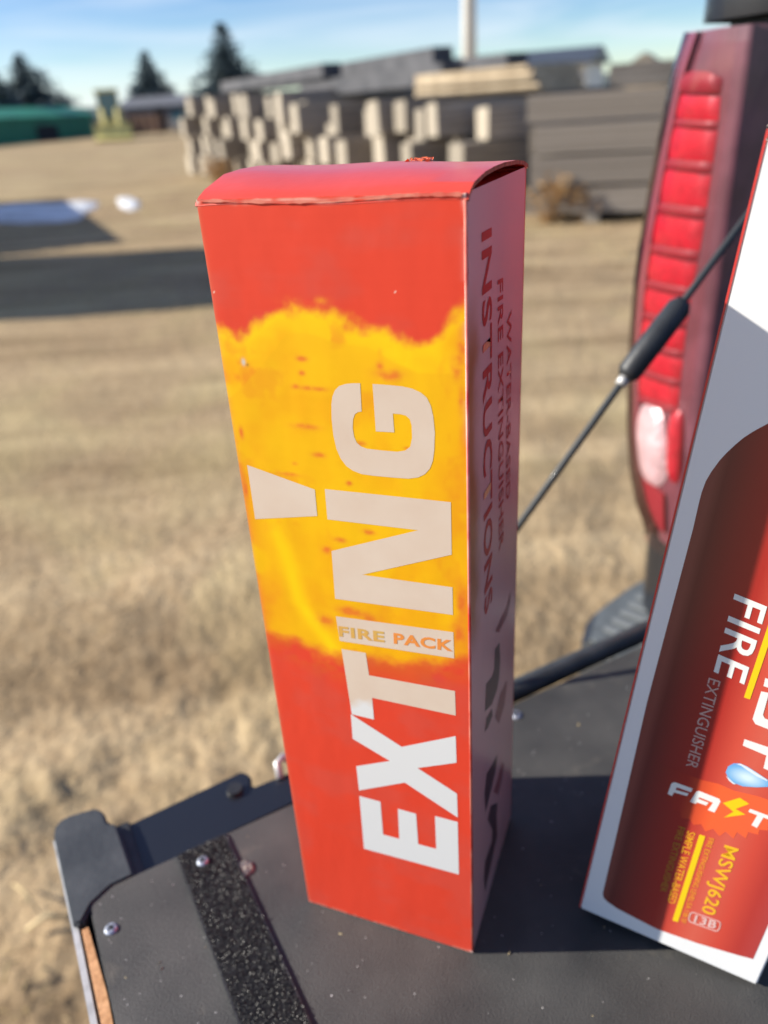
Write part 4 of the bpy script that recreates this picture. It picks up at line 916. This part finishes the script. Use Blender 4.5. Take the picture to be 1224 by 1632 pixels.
def arc(c, rx, ry, a0, a1, n=8): return [(c[0]+rx*math.cos(math.radians(a0+(a1-a0)*k/n)), c[1]+ry*math.sin(math.radians(a0+(a1-a0)*k/n))) for k in range(n+1)]
G_ = [(378, 157), (390, 387), (362, 390), (335, 408), (320, 450), (317, 520), (328, 590), (350, 640), (385, 670), (430, 688), (550, 702), (680, 713), (745, 703), (785, 672), (800, 600), (796, 500), (782, 450), (750, 420), (705, 408), (643, 403),
      (655, 556), (505, 548), (478, 162), (600, 170), (720, 182), (800, 200), (870, 232), (920, 275), (952, 340), (972, 430), (985, 560), (980, 700), (968, 790), (945, 850), (905, 895), (850, 922), (770, 932), (640, 923), (480, 908), (390, 895), (320, 868), (265, 830), (220, 770), (185, 690), (160, 580), (146, 450), (144, 330), (152, 265), (172, 215), (205, 180), (260, 162), (320, 156)]
letter('letter_g', zc(G_, 500, 580, 5.1))
letter('wedge', zc([(95, 278), (828, 545), (855, 832), (182, 865)], 380, 700, 6.8))
# text from the built-in font, set to a baseline
def text(name, s, p0, p1, p2, place, m, parent, bold=.02, lift=.00006, shear=0):
    """p0 baseline start, p1 baseline end, p2 cap-height above p0; all in panel coordinates"""
    cu = bpy.data.curves.new('t', 'FONT'); cu.body = s; cu.size = 1; cu.offset = bold; cu.resolution_u = 3; cu.fill_mode = 'FRONT'; cu.space_character = 1.0+bold*2.6
    ob = bpy.data.objects.new('t', cu); C.objects.link(ob); bpy.context.view_layer.update()
    me = bpy.data.meshes.new_from_object(ob.evaluated_get(bpy.context.evaluated_depsgraph_get())); bpy.data.objects.remove(ob); bpy.data.curves.remove(cu)
    co = np.zeros(len(me.vertices)*3); me.vertices.foreach_get('co', co); co = co.reshape(-1, 3); mn = co.min(0); mxx = co.max(0)
    u_ = (co[:, 0]-mn[0])/(mxx[0]-mn[0]); v_ = (co[:, 1]-mn[1])/(mxx[1]-mn[1])
    a = np.array(p0); e1 = np.array(p1)-a; e2 = np.array(p2)-a
    P = a[None]+u_[:, None]*e1[None]+v_[:, None]*e2[None]
    me.vertices.foreach_set('co', np.array([place(x, y, lift) for x, y in P]).ravel()); me.update(); me.name = name
    return link(bpy.data.objects.new(name, me), parent, m)
fp = zc([(208, 275), (578, 325), (200, 190)], 500, 960, 5.1); pk = zc([(652, 335), (1132, 400), (648, 245)], 500, 960, 5.1)
M['fp1'] = mat('ochre_ink', (.70, .33, .07, 1), .4, col2=(.62, .40, .10, 1), scale=120); M['fp2'] = mat('orange_text_ink', (.78, .26, .05, 1), .4)
text('fire_lettering', 'FIRE', *[f1(*p) for p in fp], place_f, M['fp1'], box1, .035)
text('pack_lettering', 'PACK', *[f1(*p) for p in pk], place_f, M['fp2'], box1, .035)
text('instructions_lettering', 'INSTRUCTIONS', s1(767, 371), s1(772, 985), s1(783.4, 362), place_s, M['red_ink'], box1, .02)
text('fire_extinguisher_lettering', 'FIRE EXTINGUISHER', s1(792.6, 447), s1(795, 880), s1(801.4, 442), place_s, M['red_ink'], box1, .012)
text('water_based_lettering', 'WATER-BASED', s1(807.6, 498), s1(806, 800), s1(815, 493), place_s, M['red_ink'], box1, .012)
def blob(name, pts, oy, m): poly(name, [s1(*p) for p in zc(pts, 700, oy, 4.535)], place_s, m, box1)
blob('instruction_picture', [(515, 190), (490, 290), (440, 400), (405, 480), (430, 490), (490, 370), (510, 280)], 900, M['mid_ink'])
blob('instruction_picture', [(435, 560), (402, 610), (396, 760), (380, 810), (338, 862), (330, 1060), (380, 1010), (418, 900), (432, 820), (440, 700)], 900, M['dark_ink'])
blob('instruction_picture', [(490, 830), (442, 930), (402, 1100), (430, 1150), (470, 1020), (485, 900)], 900, M['mid_ink'])
blob('instruction_picture', [(380, 1040), (340, 1110), (328, 1210), (350, 1180), (385, 1090)], 900, M['dark_ink'])
blob('instruction_picture', [(420, 5), (385, 80), (342, 150), (326, 300), (335, 430), (366, 300), (408, 120)], 1200, M['dark_ink'])
blob('instruction_picture', [(455, 60), (425, 180), (392, 280), (425, 300), (450, 200), (468, 90)], 1200, M['mid_ink'])
blob('instruction_picture', [(420, 360), (372, 380), (350, 480), (385, 560), (380, 640), (332, 780), (322, 900), (330, 1000), (368, 830), (418, 600), (414, 450)], 1200, M['dark_ink'])

# ================================================================ WHITE BOX
a2 = Vector((.0886, -.0205, .9959)).normalized(); b2 = Vector((.8768, -.4727, -.0878)); b2 = (b2-a2*a2.dot(b2)).normalized(); n2_ = b2.cross(a2)
L2 = Vector((.0708, .2072, CAMZ-.3038+.0014)); W2, D2, H2 = .0691, .066, .294
y2 = -n2_
b2m = Matrix(((b2.x, y2.x, a2.x, L2.x), (b2.y, y2.y, a2.y, L2.y), (b2.z, y2.z, a2.z, L2.z), (0, 0, 0, 1)))
box2 = empty('white_carton', matrix=b2m); tag(box2, 'white carton with a dark red panel and FIRE lettering, leaning beside the red box', 'box')
inv2 = b2m.inverted()
def f2(x, y): v = inv2 @ onplane(x, y, L2, n2_); return (v.x, v.z)
def place2(a, b, lift=0): return (a, -.00005-lift, b)
bm = bmesh.new(); add_box(bm, (0, 0, 0), (W2, D2, H2), .0007)
bmobj('carton_body', bm, M['paper'], box2)
boxo('red_side', (-.0003, .0001, .0006), (.0002, D2-.0008, H2-.0006), M['red_edge'], box2)
poly('edge_line', [(-.0002, .001), (.0003, .001), (.0003, H2-.001), (-.0002, H2-.001)], place2, M['red_edge'], box2, .00004)
# red panel with printed can shading
def panel_mat(name='red_can_print', stops=((.05, (.13, .02, .018, 1)), (.35, (.38, .022, .016, 1)), (.50, (.60, .075, .045, 1)), (.62, (.62, .11, .07, 1)), (.78, (.58, .065, .04, 1)), (.9, (.44, .04, .03, 1)))):
    m, t, b = newmat(name); b.inputs['Roughness'].default_value = .36; b.inputs['Coat Weight'].default_value = .25; b.inputs['Coat Roughness'].default_value = .22
    c = t.nodes.new('ShaderNodeTexCoord'); s = t.nodes.new('ShaderNodeSeparateXYZ'); t.links.new(c.outputs['Object'], s.inputs[0])
    mr = t.nodes.new('ShaderNodeMapRange'); mr.inputs['From Min'].default_value = .008; mr.inputs['From Max'].default_value = .064; t.links.new(s.outputs['X'], mr.inputs['Value'])
    r = t.nodes.new('ShaderNodeValToRGB'); e = r.color_ramp.elements; e[0].position = 0; e[0].color = (.20, .05, .04, 1); e[1].position = 1; e[1].color = (.42, .05, .045, 1)
    for p_, c_ in stops:
        k = e.new(p_); k.color = c_
    t.links.new(mr.outputs[0], r.inputs['Fac']); t.links.new(r.outputs['Color'], b.inputs['Base Color']); return m
pan = zc([(979, 190), (850, 260), (770, 312), (700, 370), (620, 445), (560, 510), (490, 605), (440, 690), (405, 785), (380, 880), (330, 1100)], 1044, 640, 5.44)+[(1031, 1120), (980.5, 1339), (963, 1413), (960.5, 1424), (962, 1431), (968, 1437), (984, 1448), (1001, 1457), (1048, 1481), (1111, 1503), (1174, 1521.6), (1200.4, 1528.5)]
pp = [f2(*p) for p in pan]; xr_ = pp[-1][0]; xl_ = .5*(pp[10][0]+pp[12][0]); xm = .5*(xl_+xr_); topz = pp[0][1]
mir = [(2*xm-a, b) for a, b in pp[:11]][::-1]           # the right shoulder mirrors the left one
poly('red_panel', pp+[(xr_, pp[10][1])]+mir[1:], place2, panel_mat(), box2)
def t2(name, s, ps, ox, oy, sc, m, bold=.0, lift=.0001): return text(name, s, *[f2(*p) for p in zc(ps, ox, oy, sc)], place2, m, box2, bold, lift)
def p2(name, pts, ox, oy, sc, m, lift): return poly(name, [f2(*p) for p in zc(pts, ox, oy, sc)], place2, m, box2, lift)
p2('starburst', [(50, 250), (30, 330), (75, 360), (30, 445), (95, 460), (65, 545), (130, 560), (105, 645), (190, 665), (180, 745), (270, 765), (285, 840), (375, 850), (420, 915), (500, 905), (545, 985), (630, 955), (700, 1035), (765, 985), (850, 1060), (890, 990), (985, 1060), (1010, 990), (1120, 1020), (1130, 965), (1224, 975), (1240, 650), (1224, 640), (1100, 600), (860, 545), (690, 470), (520, 430)], 1044, 1180, 6.8, panel_mat('starburst_print', ((.1, (.16, .022, .018, 1)), (.3, (.36, .022, .014, 1)), (.5, (.88, .125, .035, 1)), (.9, (.80, .12, .045, 1)))), .00005)
t2('fire_lettering', 'FIRE', [(930, 248), (748, 925), (1212, 362)], 1000, 900, 5.44, M['paper_ink'], .01)
t2('extinguisher_lettering', 'EXTINGUISHER', [(705, 975), (506, 1740), (810, 1010)], 1000, 900, 5.44, mat('pale_red_ink', (.55, .36, .32, 1), .45), .0)
bar = [f2(*p) for p in zc([(1010, 1148), (1063, 1165)], 1000, 900, 5.44)]
poly('yellow_bar', [bar[0], (bar[1][0], bar[1][1]), (bar[1][0], bar[1][1]+.075), (bar[0][0], bar[1][1]+.075)], place2, M['yellow_ink'], box2, .0001)
W_ = M['paper_ink']
p2('letter_f', [(180, 460), (215, 450), (410, 520), (390, 558), (235, 505), (222, 532), (365, 572), (348, 600), (205, 560), (185, 600), (137, 575)], 1044, 1180, 6.8, W_, .0001)
p2('letter_a', [(450, 548), (480, 545), (695, 630), (710, 660), (645, 778), (572, 752), (628, 672), (478, 612), (470, 630), (580, 672), (555, 703), (455, 668), (440, 685), (378, 660)], 1044, 1180, 6.8, W_, .0001)
p2('lightning_bolt', [(918, 618), (1020, 685), (872, 740), (980, 800), (745, 832), (850, 770), (735, 675)], 1044, 1180, 6.8, M['yellow_ink'], .0001)
p2('letter_t', [(1030, 738), (1290, 835), (1275, 870), (1175, 832), (1105, 945), (1045, 915), (1108, 808), (1010, 770)], 1044, 1180, 6.8, W_, .0001)
# water drop
def drop_mat():
    m, t, b = newmat('water_drop_print'); b.inputs['Roughness'].default_value = .36; b.inputs['Coat Weight'].default_value = .25
    c = t.nodes.new('ShaderNodeTexCoord'); g_ = t.nodes.new('ShaderNodeTexGradient'); g_.gradient_type = 'SPHERICAL'; mp_ = t.nodes.new('ShaderNodeMapping')
    q = f2(1191, 1239); mp_.vector_type = 'POINT'; mp_.inputs['Scale'].default_value = (1/.0115, 1/.0115, 1/.0075); mp_.inputs['Location'].default_value = (-q[0]/.0115, 0, -q[1]/.0075)
    t.links.new(c.outputs['Object'], mp_.inputs['Vector']); t.links.new(mp_.outputs['Vector'], g_.inputs['Vector'])
    r = t.nodes.new('ShaderNodeValToRGB'); e = r.color_ramp.elements; e[0].position = .0; e[0].color = (.10, .17, .62, 1); e[1].position = .9; e[1].color = (.62, .78, .84, 1); k = e.new(.45); k.color = (.17, .42, .72, 1)
    t.links.new(g_.outputs['Color'], r.inputs['Fac']); t.links.new(r.outputs['Color'], b.inputs['Base Color']); return m
p2('water_drop', [(765, 340), (790, 280), (850, 245), (920, 245), (1000, 280), (1110, 350), (1224, 425), (1320, 490), (1224, 500), (1100, 505), (950, 495), (850, 455), (790, 400)], 1044, 1180, 6.8, drop_mat(), .0001)
p2('drop_highlight', [(880, 252), (930, 248), (1000, 284), (1110, 354), (1224, 428), (1215, 436), (1100, 385), (990, 312), (930, 268)], 1044, 1180, 6.8, mat('drop_white', (.70, .76, .80, 1), .4), .00016)
p2('drop_highlight', [(770, 378), (792, 398), (850, 452), (880, 470), (850, 470), (800, 430)], 1044, 1180, 6.8, bpy.data.materials['drop_white'], .00016)
# rotated word running off to the right of the drop
p2('letter_i', [(1195, 980), (1400, 1052), (1385, 1118), (1180, 1050)], 1000, 900, 5.44, W_, .0001)
p2('letter_s', [(1160, 1095), (1228, 1110), (1175, 1300), (1190, 1330), (1330, 1382), (1375, 1200), (1440, 1225), (1395, 1460), (1340, 1470), (1110, 1380), (1085, 1335)], 1000, 900, 5.44, W_, .0001)
p2('letter_t', [(1015, 1510), (1222, 1580), (1245, 1490), (1310, 1510), (1245, 1790), (1180, 1762), (1205, 1652), (1000, 1565)], 1000, 900, 5.44, W_, .0001)
t2('small_lettering', 'FIRE EXTINGUISHER', [(415, 110), (215, 810), (490, 130)], 1020, 1300, 6.8, mat('dull_gold_ink', (.42, .22, .02, 1), .5), 0)
t2('small_lettering', 'SIMPLE WATER-BASED', [(515, 158), (297, 930), (605, 186)], 1020, 1300, 6.8, M['amber_ink'], .008)
p2('yellow_bar', [(645, 200), (708, 220), (412, 1150), (352, 1130)], 1020, 1300, 6.8, M['yellow_ink'], .0001)
t2('small_lettering', 'FIRE EXTINGUISHING LEVEL:5A 13B 5F', [(745, 235), (440, 1150), (805, 250)], 1020, 1300, 6.8, M['amber_ink'], 0)
t2('model_lettering', 'MSWJ620', [(870, 295), (618, 1020), (1075, 360)], 1020, 1300, 6.8, mat('gold_ink', (.84, .47, .02, 1), .4), .012)
M['pink_ink'] = mat('pale_pink_ink', (.72, .50, .46, 1), .45)
t2('rating_lettering', '13B', [(580, 1150), (815, 1225), (605, 1072)], 1020, 1300, 6.8, M['pink_ink'], .02)
def ringpts(c4, r):
    P = [Vector(p) for p in c4]; o_ = []
    for i in range(4):
        a, b, c = P[i-1], P[i], P[(i+1) % 4]; u1 = (a-b).normalized(); u2 = (c-b).normalized()
        for k in range(6):
            f = k/5; o_.append(b+u1*r*(1-f)**2+u2*r*f**2)
    return o_
outp = ringpts([(548, 1030), (888, 1150), (850, 1262), (514, 1142)], 45); inp = ringpts([(557, 1042), (876, 1155), (842, 1249), (527, 1136)], 38)
V = []; Fc = []
for p, p_in in zip(outp, inp):
    for q in (p, p_in):
        a = f2(1020+q.x/6.8, 1300+q.y/6.8); V.append(place2(a[0], a[1], .0001))
n_ = len(outp)
for i in range(n_): Fc.append((2*i, 2*((i+1) % n_), 2*((i+1) % n_)+1, 2*i+1))
mesh('rating_frame', V, Fc, M['pink_ink'], box2)
# torn top corner
g = random.Random(4); V = []; Fc = []
q = f2(1214, 262)
for k in range(46):
    c = Vector((.0004+.010*g.random(), -.0003+.0012*g.random(), H2-.0035+.005*g.random())); n0 = len(V)
    for s_ in range(4):
        a = s_*1.57+g.random(); V.append(c+Vector((math.cos(a)*.0013*g.uniform(.4, 1), math.sin(a*1.7+k)*.0007, math.sin(a)*.0014*g.uniform(.4, 1))))
    Fc.append((n0, n0+1, n0+2, n0+3))
mesh('torn_corner', V, Fc, M['torn'], box2)
mesh('bottom_flap', [(.002, .004, 0), (W2-.004, .004, 0), (W2-.004, D2-.004, 0), (.002, D2-.004, 0), (.003, .005, -.0045), (.003, D2-.005, -.0045)], [(0, 1, 2, 3), (1, 4, 5, 2)], M['grey_board'], box2)
